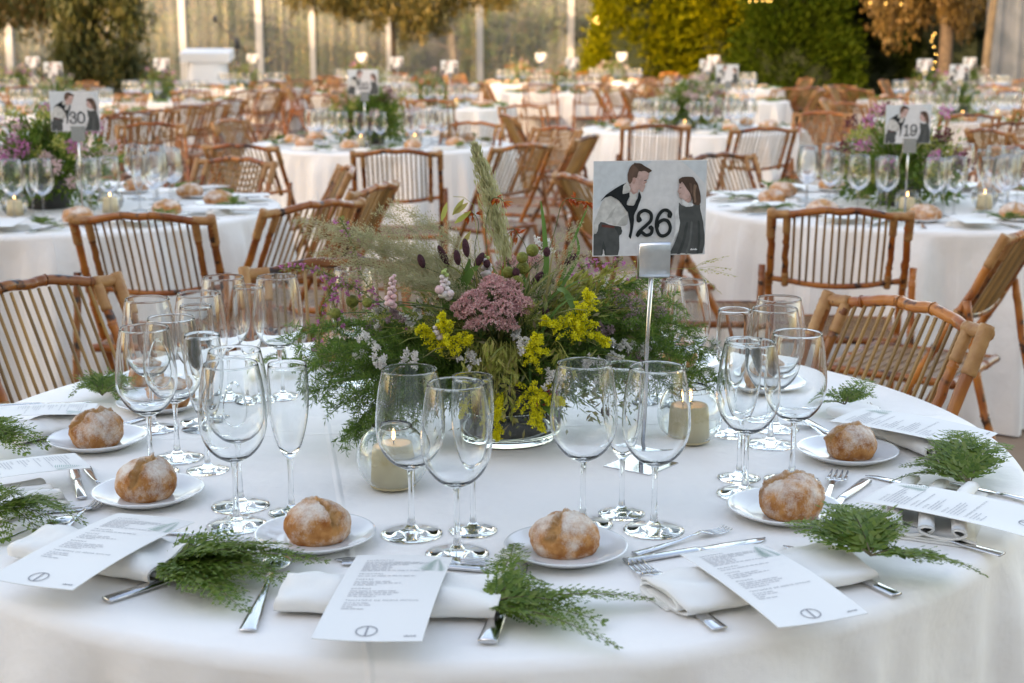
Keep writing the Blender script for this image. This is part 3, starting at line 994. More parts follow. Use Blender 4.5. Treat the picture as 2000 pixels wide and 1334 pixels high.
# ------------------------------------------------------------------ number card on its steel stand
def card_xy(X, Y):                                       # picture layout -> card coordinates (x right, z up, middle at 0)
    return ((X - 118) / 1142 - .5) * .178, (.5 - (Y - 75) / 935) * .146
PRINT = [
    ('p_bg2', [(118, 75), (700, 75), (420, 330), (118, 560)]), ('p_bg2', [(1000, 75), (1260, 78), (1250, 300), (1130, 180)]),
    ('p_shirt', [(230, 425), (290, 412), (370, 460), (440, 550), (470, 590), (465, 690), (440, 712), (330, 704), (200, 670), (160, 760), (118, 800), (118, 690), (180, 520)]),
    ('p_shirt2', [(300, 560), (345, 520), (300, 620), (240, 660)]), ('p_shirt2', [(400, 640), (468, 600), (462, 690), (430, 712), (360, 705)]),
    ('p_grey', [(190, 670), (330, 710), (395, 722), (410, 760), (402, 795), (380, 822), (370, 1008), (240, 1008), (218, 940), (205, 1008), (118, 1008), (118, 802), (160, 760)]),
    ('p_grey2', [(330, 715), (395, 722), (410, 760), (402, 795), (375, 805), (350, 760)]), ('p_grey2', [(218, 860), (245, 930), (250, 1008), (240, 1008), (218, 940), (205, 1008), (195, 1008)]),
    ('p_belt', [(200, 696), (330, 712), (330, 735), (200, 719)]),
    ('p_skin2', [(480, 300), (560, 350), (560, 395), (520, 420), (485, 400), (476, 340)]),
    ('p_skin', [(485, 300), (497, 190), (560, 160), (640, 165), (676, 190), (664, 250), (648, 262), (652, 282), (632, 300), (636, 322), (612, 378), (590, 372), (570, 350), (555, 388), (525, 376), (500, 350)]),
    ('p_skin2', [(636, 270), (652, 282), (630, 300), (612, 292)]), ('p_skin2', [(500, 240), (530, 232), (540, 262), (524, 296), (508, 290)]),
    ('p_hair2', [(455, 205), (470, 150), (500, 105), (560, 100), (600, 140), (560, 190), (548, 238), (510, 235), (500, 270), (480, 298), (460, 268)]),
    ('p_hair', [(512, 108), (524, 86), (545, 92), (590, 96), (640, 128), (700, 165), (672, 190), (622, 168), (575, 172), (540, 130)]),
    ('p_dark', [(185, 465), (240, 400), (330, 340), (445, 283), (470, 325), (420, 350), (408, 395), (470, 380), (478, 420), (450, 500), (520, 512), (560, 440), (575, 372), (598, 430), (560, 540), (528, 610), (525, 700), (500, 840), (475, 822), (490, 720), (465, 580), (440, 550), (370, 460), (290, 414), (230, 428)]),
    ('p_shirt', [(412, 320), (450, 280), (485, 330), (478, 375), (410, 395)]), ('p_shirt', [(485, 370), (520, 400), (558, 388), (545, 450), (520, 510), (455, 500), (480, 440)]),
    ('p_white', [(950, 540), (985, 505), (1005, 600), (990, 760), (925, 900), (905, 880), (950, 760)]),
    ('p_white', [(1195, 520), (1215, 540), (1238, 650), (1228, 660), (1205, 600)]),
    ('p_grey', [(985, 490), (1030, 522), (1090, 532), (1140, 520), (1198, 505), (1212, 580), (1232, 660), (1245, 740), (1240, 1004), (908, 1004), (905, 985), (950, 890), (985, 790), (1000, 690), (985, 600)]),
    ('p_grey2', [(1060, 700), (1085, 690), (1060, 860), (1010, 1004), (975, 1004), (1030, 860)]), ('p_grey3', [(1110, 690), (1130, 685), (1120, 860), (1085, 1004), (1060, 1004), (1100, 860)]), ('p_grey2', [(1180, 680), (1200, 680), (1215, 860), (1200, 1004), (1175, 1004), (1190, 860)]),
    ('p_white', [(1015, 455), (1075, 488), (1130, 500), (1128, 525), (1060, 532), (1025, 510)]),
    ('p_skin2', [(1040, 440), (1100, 400), (1110, 470), (1080, 492), (1045, 470)]),
    ('p_skin', [(985, 300), (1010, 275), (1050, 330), (1100, 395), (1085, 440), (1040, 462), (992, 440), (978, 415), (985, 400), (966, 378), (978, 345)]),
    ('p_skin2', [(978, 396), (1002, 392), (996, 406), (982, 408)]),
    ('p_dark', [(622, 262), (650, 255), (650, 262), (624, 268)]), ('p_dark', [(984, 340), (1004, 336), (1004, 344), (986, 347)]),
    ('p_hair', [(975, 262), (1010, 235), (1120, 235), (1170, 300), (1200, 400), (1208, 480), (1190, 515), (1130, 505), (1115, 450), (1090, 390), (1050, 335), (1010, 280), (985, 300)]),
    ('p_hair3', [(1130, 310), (1160, 320), (1150, 400), (1160, 480), (1140, 490), (1130, 400)]), ('p_hair2', [(1080, 290), (1110, 300), (1120, 380), (1105, 400)]),
]
GLYPH = {'2': [[(.08, .70), (.14, .62), (.05, .62), (.10, .88), (.45, 1.0), (.82, .88), (.84, .62), (.55, .42), (.12, .18), (.02, .03), (.25, .16), (.55, .04), (.86, .10), (.93, .30), (.82, .33)]],
         '6': [[(.86, .82), (.90, .76), (.93, .86), (.70, .99), (.40, .96), (.13, .72), (.06, .40), (.22, .08), (.52, .0), (.84, .12), (.93, .34), (.78, .56), (.50, .62), (.20, .52), (.08, .36)]],
         '3': [[(.10, .78), (.10, .70), (.05, .80), (.35, 1.0), (.75, .92), (.82, .72), (.62, .56), (.36, .53), (.66, .50), (.92, .30), (.78, .06), (.40, .0), (.08, .12), (.06, .24), (.14, .26)]],
         '0': [[(.5, 1.0), (.14, .85), (.05, .5), (.14, .15), (.5, 0), (.86, .15), (.95, .5), (.86, .85), (.5, 1.0)]],
         '1': [[(.22, .84), (.42, .90), (.55, 1.0), (.55, .5), (.55, .0)], [(.25, 0), (.55, .0), (.85, 0)]],
         '9': [[(.12, .18), (.10, .24), (.07, .14), (.30, .01), (.60, .04), (.87, .28), (.94, .60), (.78, .92), (.48, 1.0), (.16, .88), (.07, .66), (.22, .44), (.50, .38), (.80, .48), (.92, .64)]]}
def digits(txt, cx, zc, h, wd, y):
    mb = MB()
    gw = h * .70
    x0 = cx - gw * len(txt) / 2
    for i, ch in enumerate(txt):
        for st in GLYPH[ch]:
            pts = catmull([(x0 + i * gw * 1.02 + p[0] * gw * .9, y, zc - h / 2 + p[1] * h) for p in st], 6)
            L = len(pts)
            mb.strip(pts, [wd * (1.0 if .08 < q / L < .95 else 1.35) for q in range(L)], up=Vector((0, -1, 0)))
            for e_ in (pts[0], pts[-1]):
                n = 10
                mb.add([(e_.x + wd * .62 * math.cos(2 * math.pi * k / n), y - .0001, e_.z + wd * .62 * math.sin(2 * math.pi * k / n)) for k in range(n)], [tuple(range(n))])
    return mb
def print_meshes():
    mats, ix = [], {}
    mb = MB()
    for i, (mn, poly) in enumerate(PRINT):
        if mn not in ix:
            ix[mn] = len(mats); mats.append(M[mn])
        vs = []
        if len(poly) > 4:
            k_ = len(poly)
            cl = [Vector((*poly[(q) % k_], 0)) for q in range(-1, k_ + 2)]
            sm = []
            for q in range(1, k_ + 1):
                a_, b_, c_, d_ = cl[q - 1], cl[q], cl[q + 1], cl[q + 2] if q + 2 < len(cl) else cl[2]
                for tt in (0, .34, .67):
                    v_ = 0.5 * ((2 * b_) + (c_ - a_) * tt * .8 + (2 * a_ - 5 * b_ + 4 * c_ - d_) * tt * tt + (3 * b_ - a_ - 3 * c_ + d_) * tt ** 3)
                    sm.append((min(max(v_.x, 119), 1259), min(max(v_.y, 76), 1007)))
            poly = sm
        for X, Y in poly:
            x, z = card_xy(X, Y)
            vs.append((x, -.0012 - .00007 * i, z))
        a = sum(vs[k][0] * vs[(k + 1) % len(vs)][2] - vs[(k + 1) % len(vs)][0] * vs[k][2] for k in range(len(vs)))
        mb.add(vs, [tuple(range(len(vs))) if a > 0 else tuple(range(len(vs)))[::-1]], ix[mn])
    return mb.mesh('portrait_print', mats, False)
PORTRAIT = print_meshes()
CARDM = MB().box((0, 0, 0), (.180, .0022, .148)).mesh('number_card_stock', M['p_bg'], False)
clip = MB()
cp = [(-.006, .003), (-.0085, .001), (-.0095, -.003), (-.0095, -.010), (-.0095, -.022), (-.0092, -.034), (-.0095, -.046), (-.0075, -.051), (-.003, -.0535), (.003, -.0535), (.0075, -.051), (.009, -.046), (.008, -.022), (.004, -.004)]
vs = []
for x in (-.0245, .0245):
    vs += [(x, y, z) for y, z in cp]
k = len(cp)
clip.add(vs, [(i, i + 1, k + i + 1, k + i) for i in range(k - 1)] + [tuple(range(k))[::-1]])
CLIPM = clip.mesh('card_clip_steel', mk('galvanised_clip', (0.72, 0.75, 0.78), 0.28, col2=(0.64, 0.68, 0.72), scale=60, metal=1.0))
CLIPFAR = MB().box((0, -.004, -.026), (.05, .014, .056)).mesh('far_card_clip', M['brushed'], False)
mark = MB()
for k in range(7):
    mark.box((.066 + .0016 * k, -.0046, -.0655 + .0004 * (k % 2)), (.0013, .0001, .0018 + .0012 * (k in (1, 5))))
MARKM = mark.mesh('card_maker_mark', M['p_white'], False)
DIGM = {}
def number_sign(label, txt, loc, rz, near=False, zc=.417, group='number cards on steel stands', lean=.012, scale=1.0):
    t = thing('number_card', label, 'table number', loc, rz, group)
    if scale != 1:
        t.scale = (scale,) * 3
    key = (round(lean, 3), round(zc, 3))
    if key not in DIGM:
        b = MB()
        q = math.sqrt(.5) * .112
        b.add([(-.062, 0, .0), (0, -.058, .0), (.062, 0, .0), (0, .058, .0), (-.062, 0, .0022), (0, -.058, .0022), (.062, 0, .0022), (0, .058, .0022)], [(3, 2, 1, 0), (4, 5, 6, 7), (0, 1, 5, 4), (1, 2, 6, 5), (2, 3, 7, 6), (3, 0, 4, 7)])
        pl = MB().tube([(0, 0, .002), (lean * .5, 0, zc * .5), (lean, 0, zc - .08)], .0037, 12)
        DIGM[key] = (b.mesh('stand_base', M['steel'], False), pl.mesh('stand_pole', M['brushed']))
    bm, pm = DIGM[key]
    put('base_plate', bm, t); put('pole', pm, t)
    c = put('card', CARDM, t, (lean - .006, 0, zc))
    put('portrait_print', PORTRAIT, c)
    if txt:
        if txt not in DIGM:
            x, z = card_xy(742, 690)
            DIGM[txt] = digits(txt, x, z, .0405, .0054 if txt == '26' else .0046, -.0038).mesh('number_digits', M['ink'], False)
        put('number_lettering', DIGM[txt], c)
    if near:
        put('maker_mark', MARKM, c)
    put('clip', CLIPM if near else CLIPFAR, t, (lean + .002, 0, zc - .056))
    return t
sb = at(1252, 909)
number_sign('card numbered twenty-six with a photo print of a boy and a girl', '26', sb, R(8), True, zc=.4165)

# ------------------------------------------------------------------ the big flower arrangement
FO = at(987, 868) + Vector((0, .045, 0))
FO = Vector((FO.x, FO.y, .75))
arr_ = thing('flower_arrangement', 'large wild flower arrangement with yellow goldenrod, pink sedum and a tall grass plume', 'flower arrangement', FO, 0, 'flower centrepieces')
pot = MB().lathe([(0, .012), (.070, .012), (.074, .016), (.080, .07), (.083, .118), (.083, .121), (.079, .121), (.076, .105), (0, .103)], 48).build('pot', M['darkpot'], arr_)
gl_ = MB().lathe([(0, 0), (.074, 0), (.084, .002), (.0875, .008), (.089, .03), (.0905, .060), (.0900, .0615), (.0885, .060), (.0865, .030), (.084, .0115), (.0, .0105)], 56).build('glass_dish', M['vaseglass'], arr_)
frg = random.Random(11)
nrg = np.random.default_rng(11)
MOUTH = Vector((0, 0, .105))
def P(px, py, dy=0.0):                                    # point of the bouquet, local
    return aty(px, py, FO.y + dy) - FO
def stempath(p, bow=.5, n=8):
    m = MOUTH + Vector((frg.uniform(-.05, .05), frg.uniform(-.05, .05), 0))
    c = m.lerp(p, .5) + Vector((0, 0, bow * (p - m).length * .5)) - Vector(((p - m).x, (p - m).y, 0)) * .25
    return bez(m, c, p, n)
class LB:
    def __init__(s): s.a = [[], [], [], []]
    def add(s, p, d, l, w_):
        for q, x in zip(s.a, (tuple(p), tuple(d), l, w_)): q.append(x)
    def build(s, name, mat, parent):
        return put(name, leaf_mesh(name, *s.a, mat, nrg), parent)
def rv(s=1.0):
    return Vector((frg.gauss(0, 1), frg.gauss(0, 1), frg.gauss(0, 1))).normalized() * s
def with_stem(o, pts, r0=.0016, r1=.0008, mat='stem'):
    k = len(pts)
    MB().tube(pts, [r0 + (r1 - r0) * i / (k - 1) for i in range(k)], 5).build('stem', M[mat], o)

# feathery asparagus fern, drooping at both sides
def feather(tip, n=60, wid=.085, bow=.55, dens=1.0):
    pts = stempath(tip, bow, 12)
    lb, mb = LB(), MB()
    mb.tube(pts, [.0015 - .001 * i / 11 for i in range(12)], 5)
    n = int(n * 1.3)
    for i in range(n):
        t = .30 + .70 * i / n
        x = t * 11; j = min(int(x), 10)
        p = pts[j].lerp(pts[j + 1], x - j)
        tg = (pts[j + 1] - pts[j]).normalized()
        d = (tg * .9 + rv(.9)); d.normalize()
        ll = wid * (1.12 - t * .75) * frg.uniform(.6, 1.1)
        e_ = p + d * ll - Vector((0, 0, .25 * ll))
        q = bez(p, p + d * ll * .6, e_, 4)
        mb.tube(q, .00035, 3, False)
        m = int(34 * dens)
        for k in range(m):
            u = (k + frg.random()) / m
            b = q[0].lerp(q[-1], u) + (q[1] - q[0].lerp(q[-1], .33)) * math.sin(3.14 * u)
            dd = (d * .5 + rv(.95))
            lb.add(b, dd, frg.uniform(.008, .0155), .0017)
    o = lb.build('asparagus_fern', M['feather'], arr_)
    mb.build('stem', M['stem'], o)
for px, py, dy, n in ((565, 655, .02, 46), (588, 700, -.05, 46), (612, 745, .03, 40), (622, 700, -.10, 46), (650, 800, -.12, 50), (668, 855, -.16, 54), (705, 815, -.14, 50), (742, 770, -.15, 46), (640, 640, .08, 40), (700, 720, -.12, 44), (720, 650, .0, 40), (770, 720, -.12, 40), (690, 770, -.15, 50), (735, 830, -.18, 46), (600, 720, -.02, 40),
                      (1290, 550, .04, 40), (1320, 590, .06, 40), (1352, 640, .0, 46), (1385, 690, -.03, 46), (1398, 745, -.05, 44), (1330, 700, -.06, 44), (1270, 640, -.05, 40), (1240, 700, -.08, 40), (1300, 660, .02, 44), (1360, 730, .04, 40), (575, 690, .06, 46), (600, 770, -.08, 46), (660, 680, .05, 44), (640, 730, .0, 46), (690, 840, -.17, 50), (1345, 760, -.06, 44), (1310, 620, .08, 40), (1370, 660, .05, 44), (1280, 720, -.05, 40), (1395, 720, .02, 44), (1225, 590, .06, 36), (1200, 740, -.12, 36), (840, 760, -.12, 30), (1110, 770, -.13, 26)):
    feather(P(px, py, dy), n)

# grass blades and small leaves that fill the dome
def filler(n, seed, mat, name, lmin, lmax, wd, zlo=.02):
    r = random.Random(seed)
    mb = MB()
    for i in range(n):
        a = r.uniform(0, 6.283); el = r.uniform(-.1, 1.45)
        ll = r.uniform(lmin, lmax)
        e_ = Vector((math.cos(a) * math.cos(el) * ll * 1.25, math.sin(a) * math.cos(el) * ll * .75, .10 + math.sin(el) * ll * .82))
        m = MOUTH + Vector((r.uniform(-.06, .06), r.uniform(-.06, .06), 0))
        pts = bez(m, m.lerp(e_, .55) + Vector((0, 0, .07)), e_, 7)
        mb.strip(pts, [wd * q for q in (.6, .9, 1, 1, .85, .55, .08)], up=Vector((r.gauss(0, 1), r.gauss(0, 1), .8)).normalized(), fold=.12)
    o = mb.build(name, M[mat], arr_)
    return kind(o, 'stuff')
filler(300, 1, 'olive', 'grass_blades', .10, .29, .0045)
filler(90, 2, 'blade', 'green_blades', .10, .26, .006)
lb = LB()
for i in range(2600):                                     # small olive leaves and bracts on the inner dome
    a = frg.uniform(0, 6.283); el = frg.uniform(-.45, 1.5); rr = frg.uniform(.07, .20)
    d = Vector((math.cos(a) * math.cos(el) * 1.25, math.sin(a) * math.cos(el) * .8, math.sin(el) * .85))
    lb.add(MOUTH + d * rr, d + rv(.9), frg.uniform(.010, .026), frg.uniform(.003, .007))
kind(lb.build('filler_leaves', leafmat('mixed_bouquet_leaf', [(0.14, 0.20, 0.04), (0.22, 0.27, 0.06), (0.29, 0.25, 0.10), (0.15, 0.22, 0.06), (0.30, 0.23, 0.14)], .35), arr_), 'stuff')

# airy grass panicles
def panicle(tip, n=70, wid=.06, mat='panicle', seed_l=.0042, bow=.5):
    pts = stempath(tip, bow, 12)
    lb, mb = LB(), MB()
    mb.tube(pts, [.0011 - .0008 * i / 11 for i in range(12)], 4)
    for i in range(n):
        t = .42 + .58 * i / n
        x = t * 11; j = min(int(x), 10)
        p = pts[j].lerp(pts[j + 1], x - j)
        tg = (pts[j + 1] - pts[j]).normalized()
        d = (tg + rv(.75)).normalized()
        ll = wid * (1.25 - t * .95) * frg.uniform(.5, 1.1)
        e_ = p + d * ll
        mb.strip([p, p + d * ll * .5 + rv(.002), e_], [.0005, .0004, .0003], up=rv())
        for k in range(13):
            u = frg.uniform(.25, 1.05)
            b = p + d * ll * u + rv(frg.uniform(.001, .009))
            lb.add(b, d + rv(.6), seed_l * frg.uniform(.7, 1.3), .0014)
    o = lb.build('grass_panicle', M[mat], arr_)
    mb.build('stem', M[mat], o)
for px, py, dy in ((583, 428, .05), (600, 455, .0), (632, 440, .05), (650, 470, .02), (662, 450, .08), (690, 505, -.02), (720, 480, .03), (742, 415, .06), (765, 400, .08), (755, 450, .02), (790, 480, .05), (620, 490, .02), (680, 540, -.05), (730, 530, -.05), (812, 430, .08), (700, 460, .09), (660, 515, .0), (780, 540, -.06), (830, 500, .1)):
    panicle(P(px, py, dy), 100)
for px, py, dy in ((1120, 478, .04), (1128, 445, .06), (1150, 500, .03), (1085, 560, .0), (1190, 560, .05)):
    panicle(P(px, py, dy), 46, .045)
for px, py, dy in ((1035, 600, -.1), (1010, 560, .02), (720, 620, -.08), (800, 640, -.1), (1240, 520, .05), (1130, 610, -.05), (870, 690, -.12)):
    panicle(P(px, py, dy), 40, .05, 'oat')
# tall plume
pt = [P(985, 560, .04), P(985, 500, .04), P(968, 430, .04), P(950, 360, .03), P(930, 292, .02)]
ptc = catmull(pt, 6)
lb = LB()
for i in range(2600):
    t = frg.random() ** .85
    x = (.22 + .78 * t) * (len(ptc) - 1); j = min(int(x), len(ptc) - 2)
    p = ptc[j].lerp(ptc[j + 1], x - j)
    tg = (ptc[j + 1] - ptc[j]).normalized()
    wd = .025 * math.sin(math.pi * min(1, .22 + .75 * t)) ** .8
    b = p + rv(wd * frg.random())
    lb.add(b, tg + rv(.35), frg.uniform(.009, .019), .0025)
o = lb.build('grass_plume', M['plume'], arr_)
with_stem(o, stempath(pt[0], .3, 6) + ptc[1:], .0022, .0006, 'oat')
# burnet heads
for px, py, l, dirx in ((823, 510, .020, -.35), (866, 500, .034, -.45), (893, 503, .022, -.15), (910, 484, .026, -.15), (936, 508, .024, .6), (951, 515, .012, 0), (1008, 532, .013, 0), (1068, 492, .014, 0), (1115, 507, .024, 1.3), (1050, 543, .024, .9), (1072, 545, .022, -1.3), (1066, 610, .018, 0), (1034, 660, .012, 0), (1185, 803, .014, 0), (1252, 718, .02, .1)):
    c = P(px, py, frg.uniform(-.08, .06))
    d = Vector((dirx, frg.uniform(-.2, .2), 1)).normalized()
    o = MB().blob(c, (.0062, .0062, l * .62), 10, 8, 0, d.to_track_quat('Z', 'Y').to_matrix()).build('burnet_head', M['burg'], arr_)
    with_stem(o, stempath(c - d * l * .5), .0009, .0007)
# round green pods
for px, py, r in ((1040, 489, .0108), (1020, 503, .0098), (1021, 523, .0112), (993, 532, .0102), (688, 588, .0112), (717, 591, .0085), (655, 612, .0095), (1010, 548, .009)):
    c = P(px, py, frg.uniform(-.06, .0))
    mb = MB().blob(c, r, 16, 12)
    o = mb.build('seed_pod', M['pod'], arr_)
    with_stem(o, stempath(c), .0012, .001)
# flat pink sedum heads made of florets
def sedum(c, rx, rz, n, mat='pink'):
    lb, mb = LB(), MB()
    for i in range(n):
        a = frg.uniform(0, 6.283); q = math.sqrt(frg.random())
        u = Vector((math.cos(a) * q, math.sin(a) * q, 0))
        h = math.sqrt(max(0, 1 - q * q * .92))
        p = c + Vector((u.x * rx, u.y * rx * .85, h * rz * (1 + .25 * noise.noise(u * 5)) - q * q * rz * .35)) + rv(.0025)
        nn = (Vector((u.x * .9, u.y * .9, h * .9))).normalized()
        for k in range(5):
            lb.add(p, nn * .35 + rv(.8), frg.uniform(.0032, .0052), .0022)
        if i % 7 == 0:
            mb.tube([c - Vector((0, 0, rz * .7)), p], .0006, 3, False)
    o = lb.build('sedum_head' if mat == 'pink' else 'allium_head', M[mat], arr_)
    mb.build('stem', M['stem'], o)
    return o
for sx, sy, sd_, sr in ((960, 575, -.08, .027), (925, 590, -.09, .024), (996, 586, -.08, .025), (940, 610, -.11, .025), (980, 612, -.11, .026), (1008, 612, -.09, .020), (912, 618, -.09, .019), (958, 632, -.12, .023), (990, 640, -.11, .019), (930, 640, -.11, .018), (1018, 598, -.09, .02), (904, 604, -.09, .018), (965, 558, -.06, .022), (1000, 565, -.05, .018)):
    c_ = P(sx, sy, sd_)
    with_stem(sedum(c_, sr, sr * .72, 190), stempath(c_), .0018, .0018)
sedum(P(995, 520, .06), .024, .018, 130); sedum(P(1046, 515, .07), .016, .014, 80)
for px, py, r in ((1215, 590, .014), (1245, 598, .013), (1232, 627, .013), (1210, 648, .014), (1255, 640, .011), (1190, 615, .012), (850, 628, .012), (730, 640, .014), (1290, 610, .01)):
    c = P(px, py, frg.uniform(-.05, .02))
    lb = LB()
    for i in range(130):
        d = rv()
        lb.add(c + d * r * .75, d + rv(.5), .0055, .0024)
    o = lb.build('allium_head', M['purple'], arr_)
    with_stem(o, stempath(c), .0011, .0009)
# goldenrod
def goldenrod(c, d, size, n=15):
    n = int(n * 1.5)
    d = Vector(d).normalized()
    lb, mb = LB(), MB()
    base = c - d * size * .65
    for i in range(n):
        t = i / (n - 1)
        p = base + d * size * 1.5 * t
        sd = (d * (.5 + t) + rv(.95)).normalized()
        ll = size * (1.0 - .6 * t) * frg.uniform(.6, 1.05)
        e_ = p + sd * ll + Vector((0, 0, -.10 * ll))
        q = bez(p, p + sd * ll * .6 + Vector((0, 0, .18 * ll)), e_, 5)
        mb.tube(q, .0006, 3, False)
        for k in range(26):
            x = frg.uniform(.15, 1) * 4; j = min(int(x), 3)
            b = q[j].lerp(q[j + 1], x - j) + rv(.0034 * (1.15 - x / 4))
            for z in range(3):
                lb.add(b + rv(.0022), Vector((0, 0, .5)) + rv(.9), frg.uniform(.0032, .0052), .0024)
    o = lb.build('goldenrod_spray', M['yellow'], arr_)
    mb.build('twig', M['stem'], o)
    with_stem(o, stempath(base, .3) + [base + d * size * 1.2], .0013, .0006)
goldenrod(P(872, 652, -.13), (-.2, -.4, .9), .036, 17)
goldenrod(P(850, 660, -.12), (-.7, -.3, .5), .030, 13)
goldenrod(P(893, 668, -.13), (.8, -.3, .25), .026, 9)
goldenrod(P(1130, 632, -.10), (.35, -.2, .9), .052, 22)
goldenrod(P(1100, 640, -.11), (-.8, -.3, .3), .036, 13)
goldenrod(P(1150, 655, -.10), (.8, -.2, -.4), .034, 13)
goldenrod(P(1045, 690, -.14), (.1, -.5, .8), .036, 16)
goldenrod(P(1042, 790, -.15), (.2, -.5, -.75), .042, 18)
goldenrod(P(1062, 770, -.15), (.6, -.4, -.3), .032, 12)
goldenrod(P(975, 785, -.15), (-.1, -.5, -.8), .026, 9)
goldenrod(P(968, 835, -.15), (.1, -.4, -.9), .020, 7)
goldenrod(P(905, 790, -.13), (-.4, -.4, -.8), .024, 8)
# white statice / limonium
def statice(c, size, n=9, mat='whitefl'):
    lb, mb = LB(), MB()
    base = c - Vector((0, 0, size))
    for i in range(n):
        d = (Vector((0, -.2, .6)) + rv(.9)).normalized()
        e_ = base + d * size * frg.uniform(.9, 1.7)
        mb.tube([base, base.lerp(e_, .6) + rv(.003), e_], .0005, 3, False)
        for k in range(8):
            b = base.lerp(e_, frg.uniform(.55, 1.05)) + rv(.0035)
            for z in range(6):
                lb.add(b, rv(), frg.uniform(.0040, .0062), .0030)
    o = lb.build('statice_spray', M[mat], arr_)
    mb.build('twig', M['stem'], o)
    with_stem(o, stempath(base), .001, .0007)
for px, py, dy in ((722, 650, -.14), (738, 695, -.15), (800, 690, -.14), (800, 610, -.05), (830, 590, .0), (1018, 665, -.13), (1180, 560, .05), (1195, 690, -.1), (1215, 660, -.06), (1075, 735, -.14), (1005, 640, -.1), (1260, 680, -.05), (1155, 700, -.1), (745, 600, -.03), (700, 690, -.1), (1390, 665, .05), (920, 690, -.13), (1170, 730, -.1), (1060, 470, .1)):
    statice(P(px, py, dy), .014, 7)
for px, py, dy in ((770, 605, -.08), (1185, 640, -.05), (1235, 690, -.06)):
    statice(P(px, py, dy), .014, 6, 'purple')
# snapdragons
def snap(c, l, cols, d=(0, 0, 1), n=17):
    d = Vector(d).normalized()
    o = None
    mb = MB()
    for i in range(n):
        t = i / n
        a = i * 2.4
        s_ = .0070 * (1 - .55 * t) * frg.uniform(.8, 1.2)
        p = c + d * (l * (t - .5)) + Vector((math.cos(a), math.sin(a), 0)) * s_ * .9
        mb.blob(p, (s_, s_, s_ * .85), 8, 5, 0 if t < .75 else 1)
    o = mb.build('snapdragon_spike', cols, arr_)
    with_stem(o, stempath(c - d * l * .5) + [c + d * l * .4], .0018, .001)
m_sn1 = mk('pink_snapdragon', (0.60, 0.35, 0.36), 0.6, col2=(0.66, 0.50, 0.48), scale=60, bump=.3, bscale=150)
m_sn2 = mk('white_snapdragon', (0.66, 0.62, 0.56), 0.6, col2=(0.62, 0.50, 0.50), scale=50, bump=.3, bscale=150)
m_sn3 = mk('green_snapdragon_bud', (0.32, 0.40, 0.12), 0.6)
snap(P(765, 566, -.10), .052, [m_sn1, m_sn1], (.1, 0, 1)); snap(P(868, 552, -.08), .048, [m_sn2, m_sn3]); snap(P(950, 518, .0), .042, [m_sn2, m_sn3], (-.05, 0, 1), 10)
snap(P(855, 640, -.12), .03, [m_sn2, m_sn3], (.3, 0, 1), 8)
MB().blob(P(858, 566, -.09), .0075, 10, 8).build('flower_bud', m_sn1, arr_)
MB().blob(P(880, 573, -.09), .0062, 10, 8).build('flower_bud', m_sn2, arr_)
# magenta waxflower sprigs
def wax(path, n=16, side=.016):
    q = catmull(path, 6)
    lb, lg, mb = LB(), LB(), MB()
    mb.tube(q, .0008, 4)
    for i in range(n):
        x = (i + .5) / n * (len(q) - 1); j = min(int(x), len(q) - 2)
        p = q[j].lerp(q[j + 1], x - j)
        e_ = p + rv(side * frg.uniform(.4, 1.1))
        mb.tube([p, e_], .0004, 3, False)
        for k in range(11):
            lb.add(e_ + rv(.0014), rv(), frg.uniform(.0038, .006), .0036)
        for k in range(7):
            lg.add(p + rv(.003), rv(), frg.uniform(.006, .012), .0028)
    o = lb.build('waxflower_sprig', M['magenta'], arr_)
    mb.build('twig', M['stem'], o)
    lg.build('leaves', M['olive'], o)
wax([MOUTH, P(780, 620, -.04), P(690, 560, -.02), P(620, 528, .0), P(552, 522, .0)], 34)
wax([P(690, 560, -.02), P(655, 560, -.02), P(630, 600, -.02), P(622, 680, -.03)], 22)
wax([MOUTH, P(740, 580, .0), P(690, 480, .02), P(664, 425, .02)], 22)
wax([MOUTH, P(1100, 600, .04), P(1170, 540, .06), P(1215, 505, .08)], 26)
wax([MOUTH, P(1140, 600, .06), P(1220, 570, .08), P(1240, 540, .1)], 22)
wax([P(640, 535, 0), P(650, 580, -.02), P(660, 640, -.02)], 14)
wax([MOUTH, P(1120, 560, .08), P(1140, 520, .1), P(1190, 515, .1)], 18)
# flat oats: hanging flat spikelets
def oats(path, n=9, l=.022, hang=.6):
    q = catmull(path, 6)
    lb, mb = LB(), MB()
    mb.tube(q, .0007, 4)
    for i in range(n):
        x = (.35 + .65 * (i + .5) / n) * (len(q) - 1); j = min(int(x), len(q) - 2)
        p = q[j].lerp(q[j + 1], x - j)
        e_ = p + rv(.006) - Vector((0, 0, .012 * hang))
        mb.tube([p, p.lerp(e_, .5) + rv(.002), e_], .0004, 3, False)
        d = Vector((frg.gauss(0, .35), frg.gauss(0, .3), -hang)) if hang > 0 else (q[-1] - q[0]).normalized() + rv(.4)
        d.normalize()
        for k in range(7):
            s_ = Vector((frg.gauss(0, 1), -.2, frg.gauss(0, .3))) * .002
            lb.add(e_ + d * l * .1 * k + s_ * (1 - k / 8), d + s_ * 60, l * .55, .0048)
    o = lb.build('flat_oat_spray', M['oat'], arr_)
    mb.build('stem', M['oat'], o)
for px, py, bx in ((958, 700, -.01), (940, 740, -.02), (985, 730, .02), (965, 780, 0), (1000, 760, .02), (925, 700, -.04), (978, 690, .0), (955, 660, 0), (1010, 720, .03), (930, 770, -.03), (975, 750, .0), (950, 810, -.01), (1005, 800, .02), (990, 700, .01), (900, 745, -.04), (1110, 700, .06), (990, 790, .01)):
    e_ = P(px, py, -.15 + frg.uniform(-.02, .03))
    oats([MOUTH + Vector((bx, 0, 0)), Vector((e_.x * .8, -.10, .19)), e_], 9, .024)
